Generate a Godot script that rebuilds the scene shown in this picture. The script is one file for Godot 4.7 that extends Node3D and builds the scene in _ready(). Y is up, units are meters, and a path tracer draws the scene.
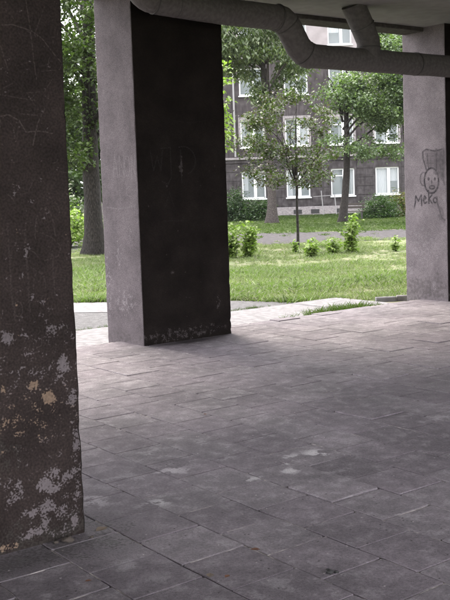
extends Node3D
# An open ground floor on pillars, looking out to a garden and a block of flats.
# World: x along the near building, -z out towards the garden, y up, metres.

const YAW := 0.6429
const PITCH := 0.0806
const ROLL := 0.0338
const EYE := 1.6
const FOCAL := 960.0          # in pixels of a 450 x 600 picture
const LAWN_Y := -0.08

var rng := RandomNumberGenerator.new()
var taken := {}
var M := {}

# ------------------------------------------------------------------ helpers

func numbered(called: String) -> String:
	if not taken.has(called):
		taken[called] = 0
		return called
	taken[called] += 1
	return "%s_%03d" % [called, taken[called]]

func tag(o: Node, label: String, category: String, group := "") -> void:
	o.set_meta("label", label)
	o.set_meta("category", category)
	if group != "":
		o.set_meta("group", group)

func thing(called: String, at: Vector3, label: String, category: String, group := "") -> Node3D:
	var o := Node3D.new()
	o.name = numbered(called)
	add_child(o)
	o.position = at
	tag(o, label, category, group)
	return o

func put(called: String, mesh: Mesh, mat: Material, parent: Node, at := Vector3.ZERO) -> MeshInstance3D:
	var o := MeshInstance3D.new()
	o.name = numbered(called) if parent == self else called
	o.mesh = mesh
	if mat:
		o.material_override = mat
	parent.add_child(o, true)
	o.position = at
	return o

func struct(called: String, mesh: Mesh, mat: Material) -> MeshInstance3D:
	var o := put(called, mesh, mat, self)
	o.set_meta("kind", "structure")
	return o

# a point on the ground from metres to the right of and in front of the viewer
func W(r: float, f: float, y := 0.0) -> Vector3:
	return Vector3(r * cos(YAW) + f * sin(YAW), y, -(-r * sin(YAW) + f * cos(YAW)))

func lin(r: float, g: float, b: float) -> Color:
	return Color(r, g, b).linear_to_srgb()

func noise_tex(freq: float, seed_: int, stops: Array, size := 512, octaves := 5, as_normal := false) -> NoiseTexture2D:
	var n := FastNoiseLite.new()
	n.noise_type = FastNoiseLite.TYPE_SIMPLEX_SMOOTH
	n.frequency = freq
	n.seed = seed_
	n.fractal_octaves = octaves
	var t := NoiseTexture2D.new()
	t.width = size
	t.height = size
	t.seamless = true
	t.noise = n
	if as_normal:
		t.as_normal_map = true
		t.bump_strength = 6.0
	if stops.size() > 0:
		var g := Gradient.new()
		var offs := PackedFloat32Array()
		var cols := PackedColorArray()
		for s in stops:
			offs.append(s[0])
			cols.append(s[1])
		g.offsets = offs
		g.colors = cols
		t.color_ramp = g
	return t

func mat(color: Color, rough := 0.9, spec := 0.5) -> StandardMaterial3D:
	var m := StandardMaterial3D.new()
	m.albedo_color = color
	m.roughness = rough
	m.metallic_specular = spec
	return m

func tri_mat(tex: Texture2D, scale: float, rough := 0.92, bump: Texture2D = null, bump_cm := 0.3) -> StandardMaterial3D:
	var m := StandardMaterial3D.new()
	m.albedo_texture = tex
	m.roughness = rough
	m.metallic_specular = 0.4
	m.uv1_triplanar = true
	m.uv1_world_triplanar = true
	m.uv1_scale = Vector3.ONE * scale
	if bump:
		m.heightmap_enabled = true
		m.heightmap_texture = bump
		m.heightmap_scale = bump_cm
	return m

func detail(m: StandardMaterial3D, tex: Texture2D, scale: float) -> void:
	m.detail_enabled = true
	m.detail_albedo = tex
	m.detail_blend_mode = BaseMaterial3D.BLEND_MODE_MUL
	m.detail_uv_layer = BaseMaterial3D.DETAIL_UV_2
	m.uv2_triplanar = true
	m.uv2_world_triplanar = true
	m.uv2_scale = Vector3.ONE * scale

# a mesh that collects shapes
class Shape:
	var v := PackedVector3Array()
	var n := PackedVector3Array()
	var c := PackedColorArray()
	var uv := PackedVector2Array()
	var idx := PackedInt32Array()
	func quad(a: Vector3, b: Vector3, cc: Vector3, d: Vector3) -> void:
		# corners counter-clockwise seen from the front
		var nn := (b - a).cross(cc - a)
		if nn.length_squared() < 1e-16:
			nn = (cc - a).cross(d - a)
		nn = nn.normalized()
		var k := v.size()
		v.append_array(PackedVector3Array([a, b, cc, d]))
		n.append_array(PackedVector3Array([nn, nn, nn, nn]))
		idx.append_array(PackedInt32Array([k, k + 2, k + 1, k, k + 3, k + 2]))
	func tri(a: Vector3, b: Vector3, cc: Vector3) -> void:
		var nn := (b - a).cross(cc - a).normalized()
		var k := v.size()
		v.append_array(PackedVector3Array([a, b, cc]))
		n.append_array(PackedVector3Array([nn, nn, nn]))
		idx.append_array(PackedInt32Array([k, k + 2, k + 1]))
	func box(lo: Vector3, hi: Vector3, bevel := 0.0) -> void:
		if bevel <= 0.0:
			var p := []
			for i in 8:
				p.append(Vector3(hi.x if i & 1 else lo.x, hi.y if i & 2 else lo.y, hi.z if i & 4 else lo.z))
			quad(p[4], p[5], p[7], p[6])
			quad(p[1], p[0], p[2], p[3])
			quad(p[5], p[1], p[3], p[7])
			quad(p[0], p[4], p[6], p[2])
			quad(p[6], p[7], p[3], p[2])
			quad(p[0], p[1], p[5], p[4])
			return
		var b := bevel
		# six inset faces, twelve edge strips, eight corner triangles
		var cen := (lo + hi) * 0.5
		var h := (hi - lo) * 0.5
		var pts := {}
		for sx in [-1, 1]:
			for sy in [-1, 1]:
				for sz in [-1, 1]:
					pts[[sx, sy, sz, 0]] = cen + Vector3(sx * h.x, sy * (h.y - b), sz * (h.z - b))
					pts[[sx, sy, sz, 1]] = cen + Vector3(sx * (h.x - b), sy * h.y, sz * (h.z - b))
					pts[[sx, sy, sz, 2]] = cen + Vector3(sx * (h.x - b), sy * (h.y - b), sz * h.z)
		for s in [-1, 1]:
			_out(cen, [pts[[s, -1, -1, 0]], pts[[s, 1, -1, 0]], pts[[s, 1, 1, 0]], pts[[s, -1, 1, 0]]])
			_out(cen, [pts[[-1, s, -1, 1]], pts[[1, s, -1, 1]], pts[[1, s, 1, 1]], pts[[-1, s, 1, 1]]])
			_out(cen, [pts[[-1, -1, s, 2]], pts[[1, -1, s, 2]], pts[[1, 1, s, 2]], pts[[-1, 1, s, 2]]])
			for t in [-1, 1]:
				_out(cen, [pts[[s, t, -1, 0]], pts[[s, t, 1, 0]], pts[[s, t, 1, 1]], pts[[s, t, -1, 1]]])
				_out(cen, [pts[[s, -1, t, 0]], pts[[s, 1, t, 0]], pts[[s, 1, t, 2]], pts[[s, -1, t, 2]]])
				_out(cen, [pts[[-1, s, t, 1]], pts[[1, s, t, 1]], pts[[1, s, t, 2]], pts[[-1, s, t, 2]]])
				for w in [-1, 1]:
					var q := [pts[[s, t, w, 0]], pts[[s, t, w, 1]], pts[[s, t, w, 2]]]
					if (q[1] - q[0]).cross(q[2] - q[0]).dot(q[0] - cen) < 0:
						tri(q[0], q[2], q[1])
					else:
						tri(q[0], q[1], q[2])
	func _out(cen: Vector3, q: Array) -> void:
		var mid: Vector3 = (q[0] + q[2]) * 0.5
		if (q[1] - q[0]).cross(q[2] - q[0]).dot(mid - cen) < 0:
			quad(q[0], q[3], q[2], q[1])
		else:
			quad(q[0], q[1], q[2], q[3])
	# a tube through points with radii, smooth
	func tube(pts: Array, radii: Array, sides := 10, rough := 0.0, nz: FastNoiseLite = null, caps := true) -> void:
		var k0 := v.size()
		var prev := Vector3.ZERO
		for i in pts.size():
			var t: Vector3
			if i == 0:
				t = pts[1] - pts[0]
			elif i == pts.size() - 1:
				t = pts[i] - pts[i - 1]
			else:
				t = (pts[i] - pts[i - 1]).normalized() + (pts[i + 1] - pts[i]).normalized()
			t = t.normalized()
			if i == 0:
				prev = Vector3.FORWARD if absf(t.z) < 0.9 else Vector3.RIGHT
			var s := (prev - t * prev.dot(t)).normalized()
			prev = s
			var u := t.cross(s)
			for j in sides + 1:
				var a := TAU * float(j % sides) / sides
				var dirv := s * cos(a) + u * sin(a)
				var r: float = radii[i]
				if nz:
					var pp: Vector3 = pts[i] + dirv * r
					r += rough * nz.get_noise_3d(pp.x, pp.y * 0.35, pp.z)
				v.append(pts[i] + dirv * r)
				n.append(dirv)
		for i in pts.size() - 1:
			for j in sides:
				var a2 := k0 + i * (sides + 1) + j
				var b2 := a2 + sides + 1
				idx.append_array(PackedInt32Array([a2, b2, a2 + 1, a2 + 1, b2, b2 + 1]))
		if caps:
			for e in [0, pts.size() - 1]:
				var kc := v.size()
				var tt: Vector3 = (pts[0] - pts[1]).normalized() if e == 0 else (pts[e] - pts[e - 1]).normalized()
				v.append(pts[e])
				n.append(tt)
				for j in sides + 1:
					v.append(v[k0 + e * (sides + 1) + j])
					n.append(tt)
				for j in sides:
					if e == 0:
						idx.append_array(PackedInt32Array([kc, kc + 1 + j, kc + 2 + j]))
					else:
						idx.append_array(PackedInt32Array([kc, kc + 2 + j, kc + 1 + j]))
	func mesh(m: ArrayMesh = null) -> ArrayMesh:
		var out := m if m else ArrayMesh.new()
		var arr := []
		arr.resize(Mesh.ARRAY_MAX)
		arr[Mesh.ARRAY_VERTEX] = v
		arr[Mesh.ARRAY_NORMAL] = n
		if c.size() == v.size():
			arr[Mesh.ARRAY_COLOR] = c
		if uv.size() == v.size():
			arr[Mesh.ARRAY_TEX_UV] = uv
		arr[Mesh.ARRAY_INDEX] = idx
		out.add_surface_from_arrays(Mesh.PRIMITIVE_TRIANGLES, arr)
		return out

func sheet(poly: PackedVector2Array, y: float) -> ArrayMesh:
	# poly in world x, z
	var s := Shape.new()
	var t := Geometry2D.triangulate_polygon(poly)
	for p in poly:
		s.v.append(Vector3(p.x, y, p.y))
		s.n.append(Vector3.UP)
	for i in range(0, t.size(), 3):
		var a := poly[t[i]]
		var b := poly[t[i + 1]]
		var c := poly[t[i + 2]]
		if (b - a).cross(c - a) > 0:
			s.idx.append_array(PackedInt32Array([t[i], t[i + 1], t[i + 2]]))
		else:
			s.idx.append_array(PackedInt32Array([t[i], t[i + 2], t[i + 1]]))
	return s.mesh()

# ------------------------------------------------------------------ camera, sky, sun

func view_and_light() -> void:
	var cam := Camera3D.new()
	cam.name = "camera"
	var fwd := Vector3(sin(YAW) * cos(PITCH), -sin(PITCH), -cos(YAW) * cos(PITCH))
	var r0 := Vector3(cos(YAW), 0, sin(YAW))
	var u0 := Vector3(sin(YAW) * sin(PITCH), cos(PITCH), -cos(YAW) * sin(PITCH))
	var right := r0 * cos(ROLL) - u0 * sin(ROLL)
	var up := u0 * cos(ROLL) + r0 * sin(ROLL)
	cam.transform = Transform3D(Basis(right, up, -fwd), Vector3(0, EYE, 0))
	cam.projection = Camera3D.PROJECTION_FRUSTUM
	cam.near = 0.1
	cam.far = 900.0
	cam.size = 600.0 / FOCAL * 0.1
	cam.frustum_offset = Vector2(0, -(300.0 - 267.64) / FOCAL * 0.1)
	add_child(cam)
	cam.current = true

	var env := Environment.new()
	var sky := Sky.new()
	var sm := ProceduralSkyMaterial.new()
	sm.sky_top_color = Color(0.92, 0.925, 0.95)
	sm.sky_horizon_color = Color(0.88, 0.88, 0.9)
	sm.sky_curve = 0.25
	sm.ground_bottom_color = Color(0.25, 0.25, 0.22)
	sm.ground_horizon_color = Color(0.6, 0.62, 0.62)
	sm.sun_angle_max = 1.0
	sky.sky_material = sm
	env.background_mode = Environment.BG_SKY
	env.sky = sky
	env.tonemap_mode = Environment.TONE_MAPPER_LINEAR
	env.tonemap_exposure = 7.4
	env.fog_enabled = true
	env.fog_density = 0.00015
	env.fog_light_color = Color(0.88, 0.89, 0.92)
	env.sdfgi_enabled = true
	env.ssao_enabled = true
	env.ssil_enabled = true
	var we := WorldEnvironment.new()
	we.name = "world_environment"
	we.environment = env
	add_child(we)

	var sun := DirectionalLight3D.new()
	sun.name = "sun"
	sun.light_energy = 0.3
	sun.light_angular_distance = 28.0
	sun.light_color = Color(1.0, 0.97, 0.92)
	sun.shadow_enabled = true
	add_child(sun)
	# behind thin cloud, high over the garden and to the left
	sun.look_at_from_position(W(-4, 7.5, 11), Vector3.ZERO)

# ------------------------------------------------------------------ materials

func materials() -> void:
	M.fine = noise_tex(0.09, 11, [[0.2, Color(0.72, 0.72, 0.72)], [0.5, Color(0.95, 0.95, 0.95)], [0.8, Color(1, 1, 1)]], 512, 4)
	M.grain = noise_tex(0.25, 12, [[0.25, Color(0.62, 0.61, 0.62)], [0.5, Color(0.92, 0.92, 0.92)], [0.75, Color(1, 1, 1)]], 512, 3)
	M.speck = noise_tex(0.8, 15, [[0.1, Color(0.7, 0.7, 0.7)], [0.5, Color(0.93, 0.93, 0.93)], [0.9, Color(1, 1, 1)]], 512, 2)
	M.speck.noise.noise_type = FastNoiseLite.TYPE_VALUE
	M.streak = noise_tex(0.03, 16, [[0.25, Color(0.72, 0.71, 0.71)], [0.5, Color(0.93, 0.93, 0.93)], [0.75, Color(1, 1, 1)]], 512, 5)
	M.bump = noise_tex(0.12, 13, [], 512, 5)
	M.coarse_bump = noise_tex(0.02, 14, [], 512, 6)

	var c := noise_tex(0.012, 21, [[0.3, lin(0.24, 0.23, 0.22)], [0.5, lin(0.255, 0.245, 0.234)], [0.7, lin(0.27, 0.26, 0.247)]], 1024, 6)
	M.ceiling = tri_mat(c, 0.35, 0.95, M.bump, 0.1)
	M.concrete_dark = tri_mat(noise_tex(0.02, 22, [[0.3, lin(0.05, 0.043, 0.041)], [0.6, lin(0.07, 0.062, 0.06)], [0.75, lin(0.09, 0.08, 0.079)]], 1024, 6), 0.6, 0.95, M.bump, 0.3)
	M.plaster_outer = tri_mat(noise_tex(0.02, 23, [[0.3, lin(0.2, 0.185, 0.18)], [0.7, lin(0.3, 0.28, 0.275)]], 512, 6), 0.5, 0.95, M.bump, 0.3)
	M.apron = tri_mat(noise_tex(0.015, 24, [[0.25, lin(0.19, 0.179, 0.184)], [0.5, lin(0.25, 0.237, 0.243)], [0.75, lin(0.3, 0.286, 0.292)]], 1024, 6), 0.45, 0.85, M.bump, 0.3)
	detail(M.apron, M.grain, 2.0)
	M.asphalt = tri_mat(noise_tex(0.015, 25, [[0.25, lin(0.095, 0.09, 0.093)], [0.55, lin(0.12, 0.115, 0.118)], [0.75, lin(0.15, 0.144, 0.147)]], 1024, 6), 0.5, 0.9, M.bump, 0.15)
	detail(M.asphalt, M.fine, 1.0)
	M.dirt = tri_mat(noise_tex(0.02, 26, [[0.25, lin(0.035, 0.03, 0.031)], [0.5, lin(0.055, 0.048, 0.05)], [0.75, lin(0.085, 0.076, 0.078)]], 1024, 6), 0.22, 0.95, M.coarse_bump, 1.5)
	detail(M.dirt, M.grain, 1.3)
	M.soil = tri_mat(noise_tex(0.02, 27, [[0.25, lin(0.12, 0.15, 0.06)], [0.45, lin(0.15, 0.185, 0.075)], [0.62, lin(0.2, 0.21, 0.1)], [0.78, lin(0.27, 0.245, 0.17)]], 1024, 6), 0.12, 1.0, M.coarse_bump, 2.0)
	detail(M.soil, M.grain, 0.9)
	M.bed = tri_mat(noise_tex(0.02, 28, [[0.3, lin(0.05, 0.043, 0.04)], [0.42, lin(0.16, 0.143, 0.138)], [0.52, lin(0.34, 0.31, 0.3)], [0.75, lin(0.42, 0.38, 0.36)]], 1024, 5), 0.4, 1.0, M.bump, 0.4)
	M.sand = tri_mat(noise_tex(0.05, 32, [[0.3, lin(0.2, 0.18, 0.172)], [0.7, lin(0.4, 0.365, 0.35)]], 512, 5), 0.8, 1.0)
	M.pipe = tri_mat(noise_tex(0.02, 29, [[0.25, lin(0.085, 0.075, 0.075)], [0.5, lin(0.105, 0.093, 0.093)], [0.75, lin(0.13, 0.116, 0.116)]], 1024, 6), 0.9, 0.8, M.bump, 0.3)
	M.seam = mat(lin(0.05, 0.045, 0.045), 0.7)
	M.bark = tri_mat(noise_tex(0.03, 30, [[0.3, lin(0.011, 0.009, 0.008)], [0.55, lin(0.024, 0.02, 0.018)], [0.75, lin(0.048, 0.041, 0.038)]], 512, 5), 1.0, 0.95, M.coarse_bump, 3.0)
	M.bark.uv1_scale = Vector3(2.4, 0.5, 2.4)
	M.bark_pale = tri_mat(noise_tex(0.03, 31, [[0.3, lin(0.032, 0.026, 0.024)], [0.55, lin(0.062, 0.052, 0.048)], [0.75, lin(0.105, 0.09, 0.085)]], 512, 5), 1.0, 0.95, M.coarse_bump, 3.0)
	M.bark_pale.uv1_scale = Vector3(2.4, 0.6, 2.4)
	var leaf := StandardMaterial3D.new()
	leaf.vertex_color_use_as_albedo = true
	leaf.roughness = 0.5
	leaf.metallic_specular = 0.5
	leaf.backlight_enabled = true
	leaf.backlight = Color(0.8, 0.92, 0.5)
	leaf.cull_mode = BaseMaterial3D.CULL_DISABLED
	M.leaf = leaf
	M.facade = tri_mat(noise_tex(0.012, 40, [[0.25, lin(0.042, 0.034, 0.035)], [0.5, lin(0.056, 0.047, 0.048)], [0.75, lin(0.075, 0.064, 0.065)]], 1024, 6), 0.16, 0.95, M.coarse_bump, 1.0)
	detail(M.facade, M.streak, 1.0)
	M.facade.uv2_scale = Vector3(0.5, 0.06, 0.5)
	M.facade_low = tri_mat(noise_tex(0.012, 41, [[0.25, lin(0.04, 0.034, 0.034)], [0.5, lin(0.056, 0.049, 0.05)], [0.75, lin(0.078, 0.068, 0.07)]], 1024, 6), 0.2, 0.95, M.coarse_bump, 1.0)
	detail(M.facade_low, M.streak, 1.0)
	M.facade_low.uv2_scale = Vector3(0.5, 0.09, 0.5)
	M.facade_pale = tri_mat(noise_tex(0.012, 42, [[0.25, lin(0.21, 0.185, 0.185)], [0.75, lin(0.27, 0.24, 0.24)]], 512, 6), 0.2, 0.95)
	M.trim = tri_mat(noise_tex(0.03, 43, [[0.25, lin(0.15, 0.135, 0.135)], [0.75, lin(0.27, 0.245, 0.245)]], 512, 5), 0.5, 0.95)
	M.white = mat(lin(0.74, 0.74, 0.75), 0.4)
	M.room_shade = mat(lin(0.05, 0.048, 0.05), 0.95)  # dark tone stands in for the unlit rooms behind the windows
	M.curtain = mat(lin(0.3, 0.3, 0.31), 0.95)
	M.glass = StandardMaterial3D.new()
	M.glass.albedo_color = Color(0.9, 0.95, 0.95, 0.08)
	M.glass.roughness = 0.05
	M.glass.metallic_specular = 0.3
	M.glass.transparency = BaseMaterial3D.TRANSPARENCY_ALPHA
	M.roof = tri_mat(noise_tex(0.05, 44, [[0.25, lin(0.12, 0.06, 0.045)], [0.75, lin(0.2, 0.1, 0.075)]], 512, 4), 0.6, 0.9)
	M.metal = mat(lin(0.22, 0.21, 0.21), 0.6)
	M.dark_metal = mat(lin(0.035, 0.032, 0.03), 0.6)
	M.vent = mat(lin(0.02, 0.019, 0.019), 0.8)
	M.bench = mat(lin(0.05, 0.04, 0.034), 0.8)

# ------------------------------------------------------------------ painted surfaces of the pillars and the floor

func noise_bytes(w: int, h: int, freq: float, seed_: int, octaves := 5, sx := 1.0) -> PackedByteArray:
	var n := FastNoiseLite.new()
	n.noise_type = FastNoiseLite.TYPE_SIMPLEX_SMOOTH
	n.seed = seed_
	n.frequency = freq
	n.fractal_octaves = octaves
	return n.get_image(w, h, false, false, true).get_data()

# soft strokes into a mask; points in metres (u from the face's left edge, height)
func stroke(mask: PackedFloat32Array, w: int, h: int, ppm: float, hm: float, pts: Array, width: float, strength: float) -> PackedFloat32Array:
	var wp := width * ppm
	for i in pts.size() - 1:
		var a := Vector2(pts[i].x * ppm, (hm - pts[i].y) * ppm)
		var b := Vector2(pts[i + 1].x * ppm, (hm - pts[i + 1].y) * ppm)
		var x0 := maxi(0, int(minf(a.x, b.x) - wp * 1.5 - 1))
		var x1 := mini(w - 1, int(maxf(a.x, b.x) + wp * 1.5 + 1))
		var y0 := maxi(0, int(minf(a.y, b.y) - wp * 1.5 - 1))
		var y1 := mini(h - 1, int(maxf(a.y, b.y) + wp * 1.5 + 1))
		for y in range(y0, y1 + 1):
			for x in range(x0, x1 + 1):
				var p := Vector2(x, y)
				var q := Geometry2D.get_closest_point_to_segment(p, a, b)
				var s := clampf(1.5 - p.distance_to(q) / wp, 0.0, 1.0) * strength
				var k := y * w + x
				if s > mask[k]:
					mask[k] = s
	return mask

func arc(cx: float, cy: float, rx: float, ry: float, a0: float, a1: float, n := 14) -> Array:
	var out := []
	for i in n + 1:
		var a := lerpf(a0, a1, float(i) / n)
		out.append(Vector2(cx + cos(a) * rx, cy + sin(a) * ry))
	return out

# base, plaster, ochre: linear colours; blobs: [u, height, half width, half height, weight, kind 0 plaster 1 ochre 2 dark]
func face_material(wm: float, hm: float, ppm: float, seed_: int, spec: Dictionary) -> StandardMaterial3D:
	var w := int(wm * ppm)
	var h := int(hm * ppm)
	var coarse := noise_bytes(w, h, 2.2 / ppm, seed_, 5)
	var medium := noise_bytes(w, h, 14.0 / ppm, seed_ + 1, 5)
	var fine := noise_bytes(w, h, 70.0 / ppm, seed_ + 2, 3)
	var lightm := PackedFloat32Array()
	lightm.resize(w * h)
	var darkm := PackedFloat32Array()
	darkm.resize(w * h)
	for s in spec.get("scratches", []):
		lightm = stroke(lightm, w, h, ppm, hm, s[0], s[1], s[2])
	for s in spec.get("graffiti", []):
		darkm = stroke(darkm, w, h, ppm, hm, s[0], s[1], s[2])
	var base: Color = spec.base
	var plaster: Color = spec.plaster
	var ochre: Color = spec.ochre
	var mark: Color = spec.get("mark", Color(0.02, 0.02, 0.022))
	var scratch: Color = spec.get("scratch", plaster)
	var vary: float = spec.get("vary", 0.5)
	var grain: float = spec.get("grain", 0.45)
	var level: float = spec.get("peel", -1.0)
	# weight maps of the blobs on a coarse raster, so that the pixel loop stays cheap
	var cell := 8
	var cw := w / cell + 2
	var ch := h / cell + 2
	var wp := PackedFloat32Array()
	wp.resize(cw * ch)
	wp.fill(level)
	var wo := wp.duplicate()
	wo.fill(-1.0)
	var wd := wo.duplicate()
	for b in spec.get("blobs", []):
		for j in ch:
			for i in cw:
				var du: float = (i * cell / ppm - b[0]) / b[2]
				var dh: float = (hm - j * cell / ppm - b[1]) / b[3]
				var q := du * du + dh * dh
				if q > 9.0:
					continue
				var e: float = b[4] * (1.0 - q * 0.5) - 0.5 if q < 3.0 else -1.0
				var k := j * cw + i
				if b[5] == 0:
					wp[k] = maxf(wp[k], e)
				elif b[5] == 1:
					wo[k] = maxf(wo[k], e)
				else:
					wd[k] = maxf(wd[k], e)
	var px := PackedByteArray()
	px.resize(w * h * 3)
	var hp := PackedByteArray()
	hp.resize(w * h)
	for y in h:
		var fy := float(y) / cell
		var j := int(fy)
		fy -= j
		for x in w:
			var k := y * w + x
			var fx := float(x) / cell
			var i := int(fx)
			fx -= i
			var q := j * cw + i
			var cn := coarse[k] / 255.0
			var mn := medium[k] / 255.0
			var fn := fine[k] / 255.0
			var rnd := mn * 1.05 + fn * 0.85 - 0.95
			var ip := lerpf(lerpf(wp[q], wp[q + 1], fx), lerpf(wp[q + cw], wp[q + cw + 1], fx), fy)
			var io := lerpf(lerpf(wo[q], wo[q + 1], fx), lerpf(wo[q + cw], wo[q + cw + 1], fx), fy)
			var id := lerpf(lerpf(wd[q], wd[q + 1], fx), lerpf(wd[q + cw], wd[q + cw + 1], fx), fy)
			var col := base * (1.0 + vary * (cn - 0.5) * 2.0) * (1.0 + grain * (fn - 0.5) * 2.0 + 0.5 * grain * (mn - 0.5))
			var height := 0.6 + 0.3 * (fn - 0.5)
			var dk := clampf((id + rnd) * 6.0, 0.0, 1.0)
			if dk > 0.0:
				col = col.lerp(Color(0.035, 0.032, 0.028) * (0.6 + 0.9 * fn), dk * 0.5)
			var pl := clampf((ip + rnd) * 9.0, 0.0, 1.0)
			if pl > 0.0:
				col = col.lerp(plaster * (0.75 + 0.5 * fn) * (0.8 + 0.4 * cn), pl)
				height -= 0.35 * pl
			var oc := clampf((io + rnd) * 9.0, 0.0, 1.0)
			if oc > 0.0:
				col = col.lerp(ochre * (0.7 + 0.6 * fn), oc)
				height -= 0.5 * oc
			col = col.lerp(scratch, lightm[k] * clampf(fn * 2.2 - 0.35, 0.1, 1.0))
			col = col.lerp(mark, darkm[k] * clampf(fn * 1.5 + mn * 1.2 - 0.6, 0.12, 1.0))
			height -= 0.12 * lightm[k]
			col = col.clamp(Color(0.004, 0.004, 0.004), Color(0.9, 0.9, 0.9)).linear_to_srgb()
			px[k * 3] = int(col.r * 255.0)
			px[k * 3 + 1] = int(col.g * 255.0)
			px[k * 3 + 2] = int(col.b * 255.0)
			hp[k] = int(clampf(height, 0.0, 1.0) * 255.0)
	var m := StandardMaterial3D.new()
	m.albedo_texture = ImageTexture.create_from_image(Image.create_from_data(w, h, false, Image.FORMAT_RGB8, px))
	m.heightmap_enabled = true
	m.heightmap_texture = ImageTexture.create_from_image(Image.create_from_data(w, h, false, Image.FORMAT_L8, hp))
	m.heightmap_scale = spec.get("relief", 0.5)
	m.roughness = spec.get("rough", 0.85)
	m.metallic_specular = 0.25
	return m

# a square pillar with worn corners, standing from y0 to y1 round its own centre; faces: front +z, right +x, back -z, left -x
func pillar_mesh(wa: float, wd: float, y0: float, y1: float, seed_: int, mats: Array, wear := 1.0) -> ArrayMesh:
	var nz := FastNoiseLite.new()
	nz.seed = seed_
	nz.frequency = 3.0
	nz.fractal_octaves = 4
	var corners := [Vector2(-wa, wd) * 0.5, Vector2(wa, wd) * 0.5, Vector2(wa, -wd) * 0.5, Vector2(-wa, -wd) * 0.5]
	var out := ArrayMesh.new()
	var step := 0.035
	var rows := int((y1 - y0) / step)
	for f in 4:
		var a: Vector2 = corners[f]
		var b: Vector2 = corners[(f + 1) % 4]
		var along := (b - a).normalized()
		var nor := Vector2(along.y, -along.x) * -1.0
		if nor.dot((a + b) * 0.5) < 0:
			nor = -nor
		var L := a.distance_to(b)
		var cols := [0.0, 0.007, 0.018, 0.04]
		var t := 0.08
		while t < L - 0.06:
			cols.append(t)
			t += 0.05
		cols.append_array([L - 0.04, L - 0.018, L - 0.007, L])
		var st := SurfaceTool.new()
		st.begin(Mesh.PRIMITIVE_TRIANGLES)
		st.set_smooth_group(0)
		for j in rows + 1:
			var y := lerpf(y0, y1, float(j) / rows)
			for i in cols.size():
				var tt: float = cols[i]
				var p := a + along * tt
				# chips along the two corners
				var ca := 0.006 + maxf(0.0, nz.get_noise_2d(y * 2.2, f * 31.0) - 0.12) * 0.045 * wear + maxf(0.0, nz.get_noise_2d(y * 9.0, f * 31.0 + 7.0) - 0.2) * 0.03 * wear
				var g2 := (f + 1) % 4
				var cb := 0.006 + maxf(0.0, nz.get_noise_2d(y * 2.2, g2 * 31.0) - 0.12) * 0.045 * wear + maxf(0.0, nz.get_noise_2d(y * 9.0, g2 * 31.0 + 7.0) - 0.2) * 0.03 * wear
				if tt < 0.001:
					p += (along - nor) * ca * 0.62
				elif tt > L - 0.001:
					p += (-along - nor) * cb * 0.62
				else:
					var da := maxf(0.0, ca - tt)
					var db := maxf(0.0, cb - (L - tt))
					p -= nor * (da + db) * 0.6
					if tt < ca * 0.62:
						p += along * (ca * 0.62 + 0.002 - tt)
					if L - tt < cb * 0.62:
						p -= along * (cb * 0.62 + 0.002 - (L - tt))
					p += nor * nz.get_noise_3d(tt * 2.0, y * 2.0, f * 50.0) * 0.005
				st.set_uv(Vector2(tt / L, 1.0 - clampf(y / 3.7, 0.0, 1.0)))
				st.add_vertex(Vector3(p.x, y, p.y))
		var n := cols.size()
		for j in rows:
			for i in n - 1:
				var k := j * n + i
				# seen from outside x runs along; clockwise
				for q in [k, k + n, k + 1, k + 1, k + n, k + n + 1]:
					st.add_index(q)
		st.generate_normals()
		st.set_material(mats[f])
		st.commit(out)
	# top
	var s := Shape.new()
	s.quad(Vector3(-wa / 2, y1, wd / 2), Vector3(wa / 2, y1, wd / 2), Vector3(wa / 2, y1, -wd / 2), Vector3(-wa / 2, y1, -wd / 2))
	s.mesh(out)
	out.surface_set_material(4, mats[0])
	return out

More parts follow.
